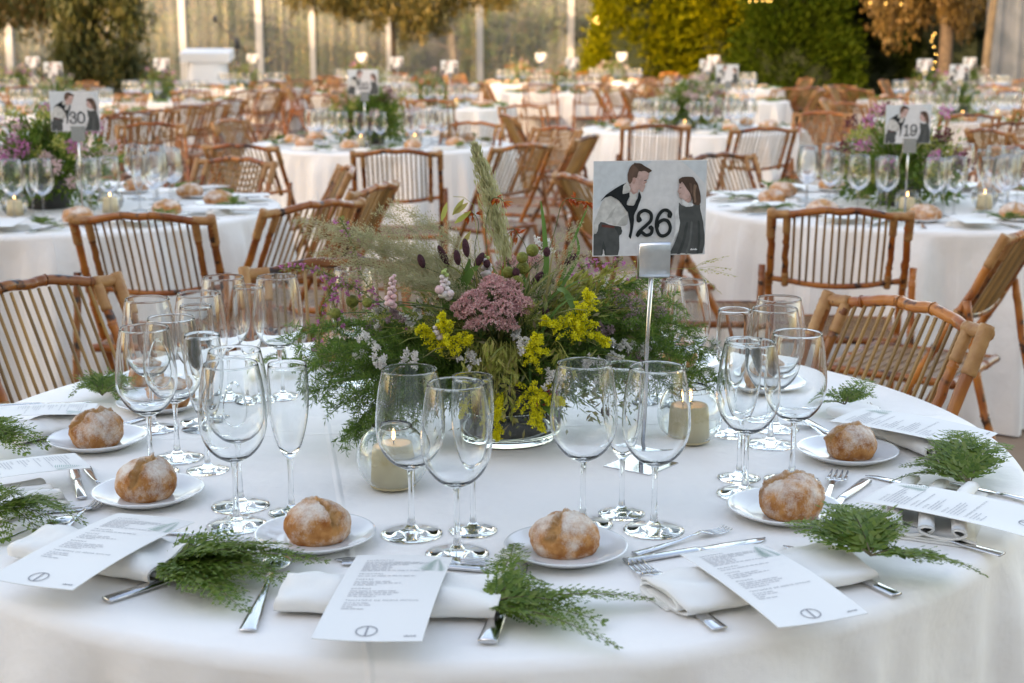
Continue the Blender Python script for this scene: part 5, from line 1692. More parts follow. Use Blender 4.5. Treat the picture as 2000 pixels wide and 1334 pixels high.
for args in (
    # around the front table
    (66, 560, (.80, -.60), CH_NEAR[0], 'bamboo slat chair cut by the left rim, rattan-bound corner before the white cloth'),
    (1768, 603, (-.86, -.50), CH_NEAR[1], 'bamboo slat chair with curved top rail drawn up to the right of the front table'),
    (655, 519, (.22, -.97), CH_NEAR[2], 'bamboo chair behind the pink waxflower at the back of the front table'),
    # facing the table numbered thirty
    (275, 424, (.03, 1), CH_NEAR[1], 'bamboo slat chair seen square from behind, before the table numbered thirty'),
    (617, 401, (-.78, .66), CH_NEAR[0], 'bamboo chair leaning away behind the pale grass panicles'),
    (676, 331, (-.96, -.2), CH_NEAR[2], 'bamboo chair with orange top rail, behind the leaning one, facing left'),
    (735, 366, (-.95, .30), CH_NEAR[1], 'bamboo chair seen edge-on with a thick pale corner binding'),
    (462, 314, (-.45, -.9), None, 'bamboo chair with woven scale-pattern back facing the camera'),
    (468, 286, (.35, .94), CH_FAR[0], 'bamboo slat chair right behind the woven-back chair'),
    # around the table numbered twenty-two
    (774, 297, (-.02, 1), CH_NEAR[0], 'bamboo slat chair square from behind in front of the twenty-two table'),
    (1023, 286, (-.70, .72), CH_NEAR[2], 'bamboo chair with half-open slat back and visible seat behind the tall plume'),
    (1090, 252, (-.75, -.66), None, 'bamboo chair with woven scale-pattern back, middle aisle'),
    (1147, 268, (-.92, .35), CH_FAR[1], 'bamboo chair seen edge-on in the middle aisle with pale rail end'),
    (1122, 347, (.9, .35), CH_FAR[0], 'bamboo chair with dark worn corner in the aisle beside the number card'),
    (925, 242, (-.35, -.94), CH_FAR[0], 'bamboo chair at the back of the twenty-two table, corner post showing'),
    (447, 237, (.85, -.35), CH_FAR[1], 'dark reddish bamboo chair left of the twenty-two table'),
    (990, 226, (.95, .25), CH_FAR[1], 'bamboo chair leaning left in the aisle behind the twenty-two table'),
    (1020, 208, (.35, -.93), CH_FAR[0], 'bamboo chair in the far aisle, behind the leaning one'),
    # around the table with the pink and grey flowers
    (1281, 247, (.02, 1), CH_NEAR[1], 'bamboo slat chair square from behind at the table with pale pink flowers'),
    (1493, 253, (-.25, .97), CH_NEAR[0], 'bamboo slat chair with thick dark post, right front of the pale pink flower table'),
    # around the table numbered nineteen
    (1404, 306, (.55, -.83), CH_NEAR[2], 'bamboo chair half hidden behind the large number card'),
    (1642, 414, (.18, 1), CH_NEAR[2], 'bamboo slat chair seen square from behind, before the table numbered nineteen'),
    (2010, 446, (-.80, .55), CH_NEAR[0], 'bamboo chair in profile cut by the right rim, front of the nineteen table'),
    (1277, 376, (1, -.05), CH_NEAR[1], 'bamboo chair in profile behind the number card clip, its seat toward the nineteen table'),
    (1607, 222, (-.3, -.95), None, 'pale woven-back bamboo chair behind the table numbered nineteen'),
    # right-hand tables
    (1896, 226, (.06, 1), CH_NEAR[0], 'bamboo slat chair square from behind at the right, before the purple flower table'),
    (1930, 256, (.9, .35), CH_FAR[1], 'bamboo chair edge-on leaning at the right rim'),
    (1985, 243, (.45, .9), CH_FAR[2], 'woven-back bamboo chair at the right rim'),
    (2010, 290, (.75, .5), CH_FAR[0], 'bamboo chair cut by the right rim, lowest of three there'),
    (1538, 174, (-.5, .86), CH_FAR[0], 'sunlit orange bamboo chair at the gap in the hedge'),
    (1580, 172, (-.7, .7), CH_FAR[1], 'sunlit bamboo chair right beside the gap in the hedge'),
    (1640, 168, (.6, .8), CH_FAR[0], 'sunlit bamboo chair facing the tables with glowing cards'),
    (1672, 176, (.75, .65), CH_FAR[1], 'sunlit bamboo chair in front of the dark hedge, right of the gap'),
    (1655, 203, (.8, .5), CH_FAR[0], 'sunlit bamboo chair lowest of the group right of the hedge gap'),
    # left-hand row
    (216, 231, (-.55, .83), CH_FAR[0], 'bamboo chair just right of the number thirty card'),
    (256, 221, (-.60, .80), CH_FAR[1], 'bamboo chair second in the slanting row right of the thirty card'),
    (298, 217, (-.45, .88), CH_FAR[0], 'bamboo chair third in the slanting row right of the thirty card'),
    (294, 244, (.3, -.95), CH_FAR[1], 'orange bamboo chair turned to the camera in front of the slanting row'),
    (366, 209, (-.80, .60), CH_FAR[0], 'bamboo chair leaning in the middle of the slanting row'),
    (412, 205, (-.80, .60), CH_FAR[1], 'bamboo chair fifth in the slanting row'),
    (449, 196, (-.80, .60), CH_FAR[0], 'bamboo chair last in the slanting row'),
    (482, 178, (-.80, .60), CH_FAR[1], 'bamboo chair with white cloth showing through, end of the left aisle'),
    (535, 178, (-.85, .5), CH_FAR[0], 'tall-looking bamboo chair in the left aisle behind the slanting row'),
    (372, 178, (.05, 1), CH_FAR[0], 'bamboo chair from behind before the table with candle flames at the left'),
    (625, 186, (.55, .8), CH_FAR[1], 'bamboo chair in the mid-left rows with orange seat back'),
    (660, 165, (.2, .95), CH_FAR[0], 'bamboo chair before the far middle tables, left one'),
    (688, 155, (.0, 1), CH_FAR[1], 'bamboo chair before the far middle tables, right one'),
    (840, 197, (.1, 1), CH_FAR[0], 'bamboo chair with dark rail behind the twenty-two table'),
):
    px, py, f, tree, lab = args
    chair(px, py, f, tree or CH_WEAVE, lab)
def far_fern(seed):
    r = np.random.default_rng(seed); n = 120
    a = r.uniform(0, 6.283, n); q = r.uniform(0, .10, n)
    Pn = np.stack([np.cos(a) * q * 1.2, np.sin(a) * q * .8, r.uniform(.004, .03, n)], 1)
    D = np.stack([np.cos(a), np.sin(a), r.uniform(-.1, .5, n)], 1) + rdir(n, r) * .5
    return leaf_mesh('far_fern', Pn, D, r.uniform(.02, .045, n), .013, M['fern'], r)
FERN_FAR = [far_fern(i) for i in range(3)]
# ------------------------------------------------------------------ the other tables
TABLES = [  # centre, description, level (2 full, 1 mid, 0 far), card digits, flower palette, card offset
    ((-1.87, 5.96), 'the table numbered thirty', 2, '30', 0, (.24, -.45)),
    ((1.70, 6.07), 'the table numbered nineteen', 2, '19', 1, (-.17, -.42)),
    ((-.895, 9.83), 'the table numbered twenty-two', 1, '22', 2, (-.07, -.25)),
    ((1.46, 11.66), 'the table with pale pink flowers', 1, '', 3, (.24, -.1)),
    ((-4.35, 11.0), 'the cut-off left table', 0, '', 0, (-.9, 0)),
    ((-4.45, 14.4), 'the table left of the cedar', 0, '', 2, (-.05, 0)),
    ((-4.2, 17.6), 'the table under the cedar', 0, '', 1, (.0, 0)),
    ((-.85, 15.9), 'the orange bloom table', 0, '', 4, (.18, -.1)),
    ((4.15, 13.3), 'the purple flower table', 0, '', 3, (-.15, -.2)),
    ((2.45, 17.6), 'the table at the hedge gap', 0, '', 3, (-.1, 0)),
    ((5.1, 17.6), 'the glowing card table', 0, '', 1, (-.2, -.2)),
    ((-1.9, 20.4), 'the far middle-left table', 0, '', 2, (.3, 0)),
    ((.75, 20.6), 'the yellow hedge table', 0, '', 4, (.1, 0)),
    ((-4.0, 22.4), 'the far table beside the lectern', 0, '', 2, (.05, 0)),
    ((3.3, 22.5), 'the far dark hedge table', 0, '', 4, (-.2, 0)),
    ((6.6, 20.8), 'the far table by the curtain', 0, '', 3, (-.1, 0)),
    ((-2.6, 25.4), 'the last left table', 0, '', 1, (0, 0)),
    ((.2, 25.2), 'the last middle table', 0, '', 4, (.3, 0)),
    ((1.9, 26.6), 'the last table by the hedge', 0, '', 3, (.1, 0)),
    ((-6.6, 19.6), 'the far tree trunk table', 0, '', 0, (.2, 0)),
]
SEATS = {18: 'right-hand rear seat', 54: 'back right seat', 90: 'back middle seat', 126: 'back left seat', 162: 'left-hand rear seat', 198: 'left-hand front seat', 234: 'front left seat', 270: 'front middle seat', 306: 'front right seat', 342: 'right-hand front seat'}

PAL = [('magenta', 'palepink', 'oat'), ('oat', 'magenta', 'burgl'), ('oat', 'burgl', 'palepink'), ('palepink', 'whitefl', 'purple'), ('orange', 'pink', 'panicle')]
M['burgl'] = leafmat('burgundy_bloom', [(0.10, 0.015, 0.03), (0.16, 0.03, 0.05), (0.07, 0.01, 0.02)], .3)
M['leafy'] = leafmat('bouquet_foliage', [(0.07, 0.14, 0.015), (0.11, 0.20, 0.02), (0.18, 0.24, 0.04), (0.06, 0.12, 0.02)], .35)
M['leafy2'] = leafmat('olive_bouquet_foliage', [(0.08, 0.10, 0.02), (0.12, 0.13, 0.03), (0.06, 0.10, 0.02)], .35)
def far_flowers(seed, pal, big):
    r = np.random.default_rng(seed)
    T = [('pot', MB().lathe([(0, 0), (.085, 0), (.094, .11), (.092, .118), (.088, .11), (0, .10)], 24).mesh('far_pot', M['greypot']), [])]
    n = 4200 if big else 1900
    a = r.uniform(0, 6.283, n); el = r.uniform(-.55, 1.5, n); rr = .29 * r.uniform(.02, 1, n) ** .6 * (0.85 + .22 * np.sin(a * 3 + seed) + .12 * np.sin(a * 7))
    D = np.stack([np.cos(a) * np.cos(el), np.sin(a) * np.cos(el), np.sin(el) * .85], 1)
    Pn = D * rr[:, None] + np.array([0, 0, .12])
    Pn[:, 2] = np.maximum(Pn[:, 2], .012)
    T.append(('foliage', leaf_mesh('far_foliage', Pn, D + rdir(n, r) * .8, r.uniform(.02, .05, n), r.uniform(.008, .018, n), M['leafy'], r), []))
    n = 90
    a = r.uniform(0, 6.283, n); el = r.uniform(.1, 1.5, n)
    D = np.stack([np.cos(a) * np.cos(el), np.sin(a) * np.cos(el), np.sin(el)], 1)
    T.append(('grass_sprays', leaf_mesh('far_sprays', D * .12 + np.array([0, 0, .12]), D + rdir(n, r) * .25, r.uniform(.10, .25, n), .009, M['leafy2'] if seed % 2 else M['panicle'], r), []))
    for q, pn in enumerate(PAL[pal]):
        k = 13 if q else 17
        for _ in range(k):
            az = r.uniform(0, 6.283); e_ = r.uniform(-.05, 1.3); R_ = r.uniform(.20, .34)
            c = np.array([math.cos(az) * math.cos(e_) * R_, math.sin(az) * math.cos(e_) * R_, .13 + math.sin(e_) * R_ * .9])
            m = 80 if big else 40
            dd = rdir(m, r)
            T.append(('blossom_cluster', leaf_mesh('far_blossom', c + dd * r.uniform(.004, .035, m)[:, None] * np.array([1, 1, .8]), dd, r.uniform(.010, .018, m), r.uniform(.006, .011, m), M[pn], r), []))
    return T
FLW = {}
GL_STUFF = []
n_glass = 28
def seat_frame(c, a, r, t=0.0):
    o = Vector((math.cos(a), math.sin(a), 0)); tn = Vector((-o.y, o.x, 0))
    return Vector((c[0], c[1], .75)) + o * r + tn * t
trg = random.Random(5)
for ti, (c, desc, lev, dig, pal, so) in enumerate(TABLES):
    o = put('tablecloth', CLOTHS[ti % 3], None, (c[0], c[1], 0)); o.rotation_euler = (0, 0, trg.uniform(0, 6))
    tag(o, 'white round tablecloth falling to the floor round ' + desc, 'tablecloth', 'white round tablecloths')
    key = (pal, lev > 0)
    if key not in FLW:
        FLW[key] = far_flowers(ti * 7 + 3, pal, lev > 0)
    place(FLW[key], 'flower_arrangement', 'low pot of mixed garden flowers in the middle of ' + desc, 'flower arrangement', (c[0] - .06, c[1], .7505), trg.uniform(0, 6), 'flower centrepieces', 1.0 if lev else .95)
    if abs(so[0]) < .8:
        lab = {'30': 'card numbered thirty with photo print of two children', '19': 'card numbered nineteen with photo print of two children', '22': 'card numbered twenty-two with photo print of two children'}.get(dig, 'small card with blurred photo print on ' + desc)
        number_sign(lab, dig, Vector((c[0] + so[0], c[1] + so[1] - .08, .7505)), trg.uniform(-.15, .15), False, zc={'30': .42, '19': .365, '22': .385}.get(dig, .415 + trg.uniform(-.015, .03)), lean=.0, scale=1.1 if dig == '22' else 1.0)
    for k, (ca, rr) in enumerate(((250, .30), (325, .30), (120, .30))):
        p = seat_frame(c, R(ca), rr)
        wh = ('front left', 'front right', 'back')[k]
        if lev:
            b = put('candle_bowl', CANDLE_BOWL_FAR, None, p); tag(b, f'candle bowl {wh} of the flowers on {desc}', 'candle holder', 'glass candle bowls on the other tables')
        place(CANDLE, 'candle', f'lit beige candle {wh} of the flowers on {desc}', 'candle', p + Vector((0, 0, .003)), trg.uniform(0, 6), 'candles on the other tables', 1.0)
    for sd, sname in SEATS.items():
        a = R(sd + trg.uniform(-4, 4))
        yaw = a + math.pi / 2                                         # local +Y points to the middle of the table
        if lev == 2 or lev == 1:
            p = seat_frame(c, a, .60, -.13)
            q = put('bread_plate', PLATE_FAR, None, p); tag(q, f'white side plate at the {sname} of {desc}', 'plate', 'bread plates on the other tables')
        p = seat_frame(c, a, .60 + trg.uniform(-.03, .03), -.13 + trg.uniform(-.02, .02))
        q = put('bread_roll', trg.choice(BREADS_FAR), None, (p.x, p.y, .757 if lev else .7505)); q.rotation_euler = (0, 0, trg.uniform(0, 6)); q.scale = (1.12,) * 3
        tag(q, f'bread roll at the {sname} of {desc}', 'bread roll', 'bread rolls on the other tables')
        p = seat_frame(c, a, .73, .02)
        q = put('napkin', NAPKIN_FAR, None, p); q.rotation_euler = (0, 0, yaw + trg.uniform(-.3, .3)); tag(q, f'folded white napkin at the {sname} of {desc}', 'napkin', 'folded napkins on the other tables')
        if lev == 2:
            q = put('menu_card', MENU_FAR, None, p + Vector((0, 0, .027))); q.rotation_euler = (0, 0, yaw + .1 + trg.uniform(-.25, .25)); tag(q, f'white menu card at the {sname} of {desc}', 'menu', 'menu cards on the other tables')
            for nm_, tr_, tt, dd_ in (('table_fork', FORK, -.16, 'fork'), ('table_knife', KNIFE, .16, 'knife')):
                p = seat_frame(c, a, .72, tt)
                place(tr_, nm_, f'{dd_} at the {sname} of {desc}', dd_, p, yaw + trg.uniform(-.2, .2), 'cutlery on the other tables')
        p = seat_frame(c, a, .72, .15)
        if lev:
            rs = random.Random(ti * 100 + sd)
            tips = [p + Vector((rs.uniform(-.13, .13), rs.uniform(-.13, .13), rs.uniform(.01, .05))) for _ in range(4)]
            sprig(f'green fern sprig at the {sname} of {desc}', p + Vector((0, 0, .02)), tips, 'fern sprigs on the other tables', .03, .034, ti * 100 + sd)
        else:
            q = put('fern_sprig', FERN_FAR[sd % 3], None, p); q.rotation_euler = (0, 0, trg.uniform(0, 6)); tag(q, f'green fern sprig at the {sname} of {desc}', 'fern', 'fern sprigs on the other tables')
        spots = [('W', .46, -.05, 'outer'), ('W', .43, .055, 'inner'), ('F', .37, .0, '')]
        for kd, rr, tt, wd in spots:
            p = seat_frame(c, a, rr + trg.uniform(-.015, .015), tt + trg.uniform(-.015, .015)) + Vector((0, 0, .0005))
            if lev == 0 and (n_glass >= 298 or kd == 'F'):
                GL_STUFF.append((p, kd)); continue
            n_glass += 1
            if kd == 'W':
                lab = f'{wd} large wine glass at the {sname} of {desc}'
                if lev:
                    place(WINE_MID, 'wine_glass', lab, 'wine glass', p, trg.uniform(0, 6), 'glasses on the other tables')
                else:
                    q = put('wine_glass', WINE_FAR, None, p); tag(q, lab, 'wine glass', 'glasses on the other tables')
            else:
                place(FLUTE_MID, 'champagne_flute', f'slim champagne flute at the {sname} of {desc}', 'champagne flute', p, trg.uniform(0, 6), 'glasses on the other tables')
    if lev == 0:                                                      # chairs round the far tables
        for sd, sname in SEATS.items():
            if ti in (4,) and sd in (54, 90, 18):
                continue
            if trg.random() < (.55 if 200 < sd < 330 else .35):
                continue
            a = R(sd + 18 + trg.uniform(-7, 7)); rr = 1.02 + trg.uniform(0, .22)
            x, y = c[0] + math.cos(a) * rr, c[1] + math.sin(a) * rr
            if any((x - u) ** 2 + (y - v) ** 2 < .30 for u, v in CHAIR_AT):
                continue
            if any((x - t[0][0]) ** 2 + (y - t[0][1]) ** 2 < 1.0 for t in TABLES if t[0] != c):
                continue
            CHAIR_AT.append((x, y))
            f = Vector((-math.cos(a), -math.sin(a), 0))
            place(CH_FAR[trg.choice((0, 1, 0, 1, 2))], 'bamboo_chair', f'blurred bamboo chair beside the {sname} of {desc}', 'chair', (x, y, 0), math.atan2(-f.x, f.y) + trg.uniform(-.25, .25), CGRP)
mb = MB()
src_w = MB().lathe([(.036, .001), (.03, .004), (.006, .012), (.0038, .03), (.0038, .08), (.012, .0965), (.038, .119), (.0475, .153), (.0436, .203), (.0375, .235)], 10)
src_f = MB().lathe([(.03, .001), (.006, .012), (.0038, .03), (.005, .084), (.017, .102), (.0298, .175), (.0276, .222)], 9)
for p, kd in GL_STUFF:
    s_ = src_w if kd == 'W' else src_f
    mb.add([(v[0] + p.x, v[1] + p.y, v[2] + p.z) for v in s_.v], s_.f)
kind(mb.build('distant_glassware', M['thin']), 'stuff')

# ------------------------------------------------------------------ lectern and microphone
lx = aty(405, 110, 24.0)
lec = thing('lectern', 'white draped lectern with a slanted top beside the microphone stand', 'lectern', (lx.x, 24.0, 0))
mb = MB(); n = 48
for zi, (z, hx, hy) in enumerate(((.01, .36, .26), (.5, .33, .235), (1.0, .31, .215), (1.14, .30, .21))):
    for j in range(n):
        q = 2 * math.pi * j / n
        e_ = 5.0
        cx, cy = math.cos(q), math.sin(q)
        k = (abs(cx) ** e_ + abs(cy) ** e_) ** (-1 / e_)
        rip = 1 + .03 * math.sin(j * 2.1) * (1 - z / 1.2)
        mb.v.append((cx * k * hx * rip, cy * k * hy * rip, z))
for i in range(3):
    for j in range(n):
        mb.f.append((i * n + j, i * n + (j + 1) % n, (i + 1) * n + (j + 1) % n, (i + 1) * n + j)); mb.m.append(0)
mb.build('drape', M['drape'], lec)
MB().box((0, 0, 1.235), (.80, .50, .15), Matrix.Rotation(R(9), 3, 'X')).build('slanted_top', M['drape'], lec, False)
mx_ = aty(463, 100, 24.2)
ms = thing('microphone_stand', 'black boom microphone stand beside the white lectern', 'microphone stand', (mx_.x, 24.2, 0))
legs = MB()
MB().tube([(0, 0, .2), (0, 0, 1.42)], .016, 8).build('pole', M['blackmetal'], ms)
for k in range(3):
    a = k * 2.094 + .4
    MB().tube([(0, 0, .28), (math.cos(a) * .35, math.sin(a) * .35, .012)], .012, 6).build('leg', M['blackmetal'], ms)
MB().tube([(.16, 0, 1.27), (-.32, -.05, 1.80)], .012, 6).build('boom', M['blackmetal'], ms)
MB().blob((0, 0, 1.42), (.05, .05, .10), 10, 8).build('clamp', M['blackmetal'], ms)
MB().blob((-.335, -.05, 1.82), (.035, .035, .06), 10, 8).build('microphone', M['blackmetal'], ms)

# ------------------------------------------------------------------ clear marquee wall with white posts
WY = 30.0
def wx(px, Y=WY): return (px - 1000) / F * Y * 1.022
posts = [-700, -400, -150, 60, 215, 385, 528, 627, 770, 940, 1110, 1300, 1480]
for i, px in enumerate(posts):
    x = wx(px)
    w_ = .11 if px in (627, 770) else .135
    mb = MB().box((0, 0, 2.1), (w_, w_, 4.2)).box((0, 0, .02), (w_ + .12, w_ + .12, .04))
    o = mb.build('marquee_post', M['cream'], None, False, (x, WY, 0))
    lab = {385: 'white marquee post behind the lectern', 528: 'white marquee post right of the microphone stand', 627: 'white marquee post in the middle left, under hanging branches', 770: 'white marquee post below the hanging cedar branch', 940: 'sunlit white marquee post in the middle of the clear wall',
           1110: 'sunlit white marquee post next to the yellow-green hedge', 215: 'white marquee post hidden by the dark cedar', 60: 'white marquee post near the left rim'}.get(px, f'white marquee post outside the view, {("first", "second", "third", "fourth", "fifth")[(i if i < 3 else i - 8) % 5]} of the row')
    tag(o, lab, 'post', 'white posts of the clear wall')
def wallmat():
    m, n, out = nodes('clear_pvc_sheet')
    tc = N(n, 'ShaderNodeTexCoord'); mp = N(n, 'ShaderNodeMapping'); mp.inputs['Scale'].default_value = (2.2, 1, .10)
    n.links.new(tc.outputs['Object'], mp.inputs[0])
    t = N(n, 'ShaderNodeTexNoise'); t.inputs['Scale'].default_value = 2.2; t.inputs['Detail'].default_value = 4
    n.links.new(mp.outputs[0], t.inputs['Vector'])
    bp = N(n, 'ShaderNodeBump'); bp.inputs['Strength'].default_value = 1.0; bp.inputs['Distance'].default_value = .12
    n.links.new(t.outputs[0], bp.inputs['Height'])
    gl = N(n, 'ShaderNodeBsdfGlossy'); gl.inputs['Roughness'].default_value = .12; n.links.new(bp.outputs[0], gl.inputs['Normal'])
    tr = N(n, 'ShaderNodeBsdfTransparent'); tr.inputs[0].default_value = (.93, .95, .95, 1)
    df = N(n, 'ShaderNodeBsdfDiffuse'); df.inputs[0].default_value = (.46, .50, .50, 1)
    r = ramp(n, t.outputs[0], [(.30, (.11, .11, .11)), (.80, (.24, .24, .24))])
    m1 = N(n, 'ShaderNodeMixShader'); n.links.new(r.outputs[0], m1.inputs[0]); n.links.new(tr.outputs[0], m1.inputs[1]); n.links.new(df.outputs[0], m1.inputs[2])
    m2 = N(n, 'ShaderNodeMixShader'); m2.inputs[0].default_value = .05; n.links.new(m1.outputs[0], m2.inputs[1]); n.links.new(gl.outputs[0], m2.inputs[2])
    n.links.new(m2.outputs[0], out.inputs[0])
    return m
M['pvc'] = wallmat()
for i in range(len(posts) - 1):
    x0, x1 = wx(posts[i]) + .08, wx(posts[i + 1]) - .08
    mb = MB(); nn = 24
    for zi, z in enumerate((.02, 4.2)):
        for j in range(nn + 1):
            x = x0 + (x1 - x0) * j / nn
            mb.v.append((x, WY + .02 * math.sin(j * 1.7 + i) + (.01 if zi else 0), z))
    for j in range(nn):
        mb.f.append((j, j + 1, nn + 2 + j, nn + 1 + j)); mb.m.append(0)
    o = mb.build('clear_wall_panel', M['pvc'])
    o['kind'] = 'thing'
    tag(o, 'clear plastic wall sheet ' + ('outside the view at the left, ' + ('far one', 'middle one', 'near one')[i] if i < 3 else 'hidden behind the hedge, ' + ('first', 'second')[i - 10] if i >= 10 else 'between ' + ('the left rim and the dark cedar', 'the dark cedar and the lectern', 'the lectern and the microphone stand', 'the microphone stand and the hanging branches', 'the two slim posts under the branches', 'the hanging cedar branch and the sunlit middle post', 'the two sunlit posts')[i - 3]), 'wall panel', 'clear wall sheets')
# grey curtain at the right end
mb = MB(); nn = 90
for zi, z in enumerate((.01, 4.0)):
    for j in range(nn + 1):
        t = j / nn
        mb.v.append((7.75 + 2.4 * t, 24.0 - 1.2 * t + .05 * math.sin(t * 62) + .03 * math.sin(t * 23), z))
for j in range(nn):
    mb.f.append((j, j + 1, nn + 2 + j, nn + 1 + j)); mb.m.append(0)
tag(mb.build('curtain', mk('grey_pleated_voile', (0.13, 0.145, 0.16), .7, col2=(0.22, 0.23, 0.24), scale=3)), 'grey pleated curtain hanging at the right end behind the tables', 'curtain')
tk = MB().tube(catmull([(7.62, 23.4, 0), (7.60, 23.4, 1.2), (7.66, 23.4, 2.4), (7.60, 23.4, 4.0)], 4), [.075, .07, .07, .068, .066, .065, .064, .063, .062, .06, .06, .06, .06], 10)
tag(tk.build('wooden_pole', mk('pale_wood_pole', (0.26, 0.18, 0.095), .7, col2=(0.18, 0.12, 0.065), scale=6, bump=.3)), 'pale sunlit wooden pole before the grey curtain', 'pole')

# ------------------------------------------------------------------ hedge shrubs and trees
def shrub(name, label, c, rx, ry, h, cols, nclump, per, seed, leaf=(.10, .16), wd=.045, up=.7, group=None, trans=.3, core=(0.012, 0.02, 0.006)):
    r = np.random.default_rng(seed)
    t = thing(name, label, 'shrub', (c[0], c[1], 0), 0, group)
    a = r.uniform(0, 6.283, nclump); z = r.uniform(0.02, 1, nclump)
    shape = r.uniform(.80, 1.06, nclump) * np.sqrt(np.maximum(0, 1 - np.maximum(0, (z - .55) / .45) ** 2)) * (0.86 + .14 * np.sin(z * 9 + a * 2)) * (.9 + .12 * np.sin(a * 5 + z * 7 + seed))
    C = np.stack([np.cos(a) * shape * rx, np.sin(a) * shape * ry, z * h], 1)
    cs = r.uniform(.16, .40, nclump)
    Pn = np.repeat(C, per, 0) + rdir(nclump * per, r) * (np.repeat(cs, per) * r.uniform(.2, 1, nclump * per))[:, None]
    out = np.stack([np.cos(a), np.sin(a), np.full(nclump, up)], 1)
    D = np.repeat(out, per, 0) + rdir(nclump * per, r) * .75
    Pn[:, 2] = np.maximum(Pn[:, 2], .02)
    put('foliage', leaf_mesh('shrub_foliage', Pn, D, r.uniform(*leaf, nclump * per), r.uniform(wd * .6, wd * 1.2, nclump * per), leafmat(name + '_leaf', cols, trans, .6, .06), r), t)
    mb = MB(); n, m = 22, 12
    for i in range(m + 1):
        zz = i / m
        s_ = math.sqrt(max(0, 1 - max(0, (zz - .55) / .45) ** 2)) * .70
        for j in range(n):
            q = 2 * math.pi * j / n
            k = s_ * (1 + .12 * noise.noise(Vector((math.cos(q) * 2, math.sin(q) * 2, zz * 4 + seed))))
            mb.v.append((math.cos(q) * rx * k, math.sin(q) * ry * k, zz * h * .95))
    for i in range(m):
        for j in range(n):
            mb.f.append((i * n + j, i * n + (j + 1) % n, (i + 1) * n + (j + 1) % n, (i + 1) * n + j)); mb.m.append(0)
    mb.build('inner_twigs', mk(name + '_core', core, .95), t)  # solid core, the shade inside the foliage put into its dark colour
    return t
YEL = [(0.08, 0.095, 0.002), (0.13, 0.135, 0.002), (0.19, 0.18, 0.003), (0.045, 0.065, 0.002)]
GRN = [(0.016, 0.034, 0.002), (0.03, 0.052, 0.003), (0.045, 0.066, 0.004)]
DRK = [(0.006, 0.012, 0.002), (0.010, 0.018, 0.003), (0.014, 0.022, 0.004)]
HG = 'shrubs of the tall hedge'
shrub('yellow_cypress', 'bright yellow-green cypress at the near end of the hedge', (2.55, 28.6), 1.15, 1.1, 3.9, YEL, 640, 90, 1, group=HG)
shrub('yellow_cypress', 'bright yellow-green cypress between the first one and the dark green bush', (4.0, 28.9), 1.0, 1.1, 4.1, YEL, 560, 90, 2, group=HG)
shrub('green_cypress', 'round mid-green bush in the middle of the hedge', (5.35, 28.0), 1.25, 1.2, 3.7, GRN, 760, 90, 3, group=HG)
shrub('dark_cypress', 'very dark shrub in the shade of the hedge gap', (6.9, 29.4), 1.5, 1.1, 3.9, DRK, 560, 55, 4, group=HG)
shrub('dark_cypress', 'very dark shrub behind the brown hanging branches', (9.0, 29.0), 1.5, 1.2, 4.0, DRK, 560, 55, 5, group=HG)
def cedar(label, c, trunk_h, sprays, cols, seed, per=260, spread=.35, lng=(.5, 1.0), tr=.14):
    """a trunk with limbs carrying hanging curtains of foliage"""
    r = np.random.default_rng(seed); rr = random.Random(seed)
    t = thing('cedar_tree', label, 'tree', (c[0], c[1], 0), 0, 'cedars among the tables')
    pts = catmull([(0, 0, 0), (.05, .02, trunk_h * .33), (-.03, 0, trunk_h * .66), (.02, 0, trunk_h)], 5)
    MB().tube(pts, [tr * (1 - .5 * i / (len(pts) - 1)) for i in range(len(pts))], 12).build('trunk', mk('cedar_bark', (0.055, 0.04, 0.028), .9, col2=(0.10, 0.075, 0.05), scale=12, bump=.6), t)
    P_, D_, lm = [], [], MB()
    for (x, y, z, wdt, ln) in sprays:
        e_ = Vector((x, y, z))
        st = Vector((0, 0, min(trunk_h * .95, z + .25 * abs(x) + .1)))
        q = bez(st, (st + e_) / 2 + Vector((0, 0, .25)), e_, 7)
        lm.tube(q, [.045 - .035 * i / 6 for i in range(7)], 6)
        for k in range(9):
            b = e_ + Vector((rr.uniform(-wdt, wdt), rr.uniform(-wdt, wdt) * .7, rr.uniform(-.1, .12)))
            l_ = ln * rr.uniform(.45, 1.0)
            n = per // 9
            u = r.random(n)
            sp = .05 + .09 * (1 - u)
            P_.append(np.array(b) + np.stack([r.normal(size=n) * sp, r.normal(size=n) * sp, -u * l_], 1))
            D_.append(rdir(n, r) * .55 + np.array([0, 0, -.9]))
    Pn, Dn = np.concatenate(P_), np.concatenate(D_)
    lm.build('limbs', mk('cedar_limb', (0.06, 0.045, 0.03), .9), t)
    put('crown', leaf_mesh('cedar_foliage', Pn, Dn, r.uniform(.07, .15, len(Pn)), r.uniform(.02, .045, len(Pn)), leafmat('cedar_needles', cols, .3), r), t)
OLV = [(0.035, 0.05, 0.012), (0.06, 0.07, 0.016), (0.10, 0.085, 0.016), (0.025, 0.038, 0.01)]
BRN = [(0.13, 0.075, 0.018), (0.18, 0.11, 0.03), (0.09, 0.06, 0.016), (0.20, 0.13, 0.035)]
rr_ = random.Random(8)
cx, cyy = wx(205, 22), 22.0
cedar('dark cedar tree with drooping foliage at the left, behind the number thirty table', (cx, cyy), 4.6,
      [(rr_.uniform(-.40, .72), rr_.uniform(-.5, .3), rr_.uniform(.9, 3.0), .15, .8) for _ in range(40)], OLV, 3, 430)
cx, cyy = wx(770, 27), 27.4
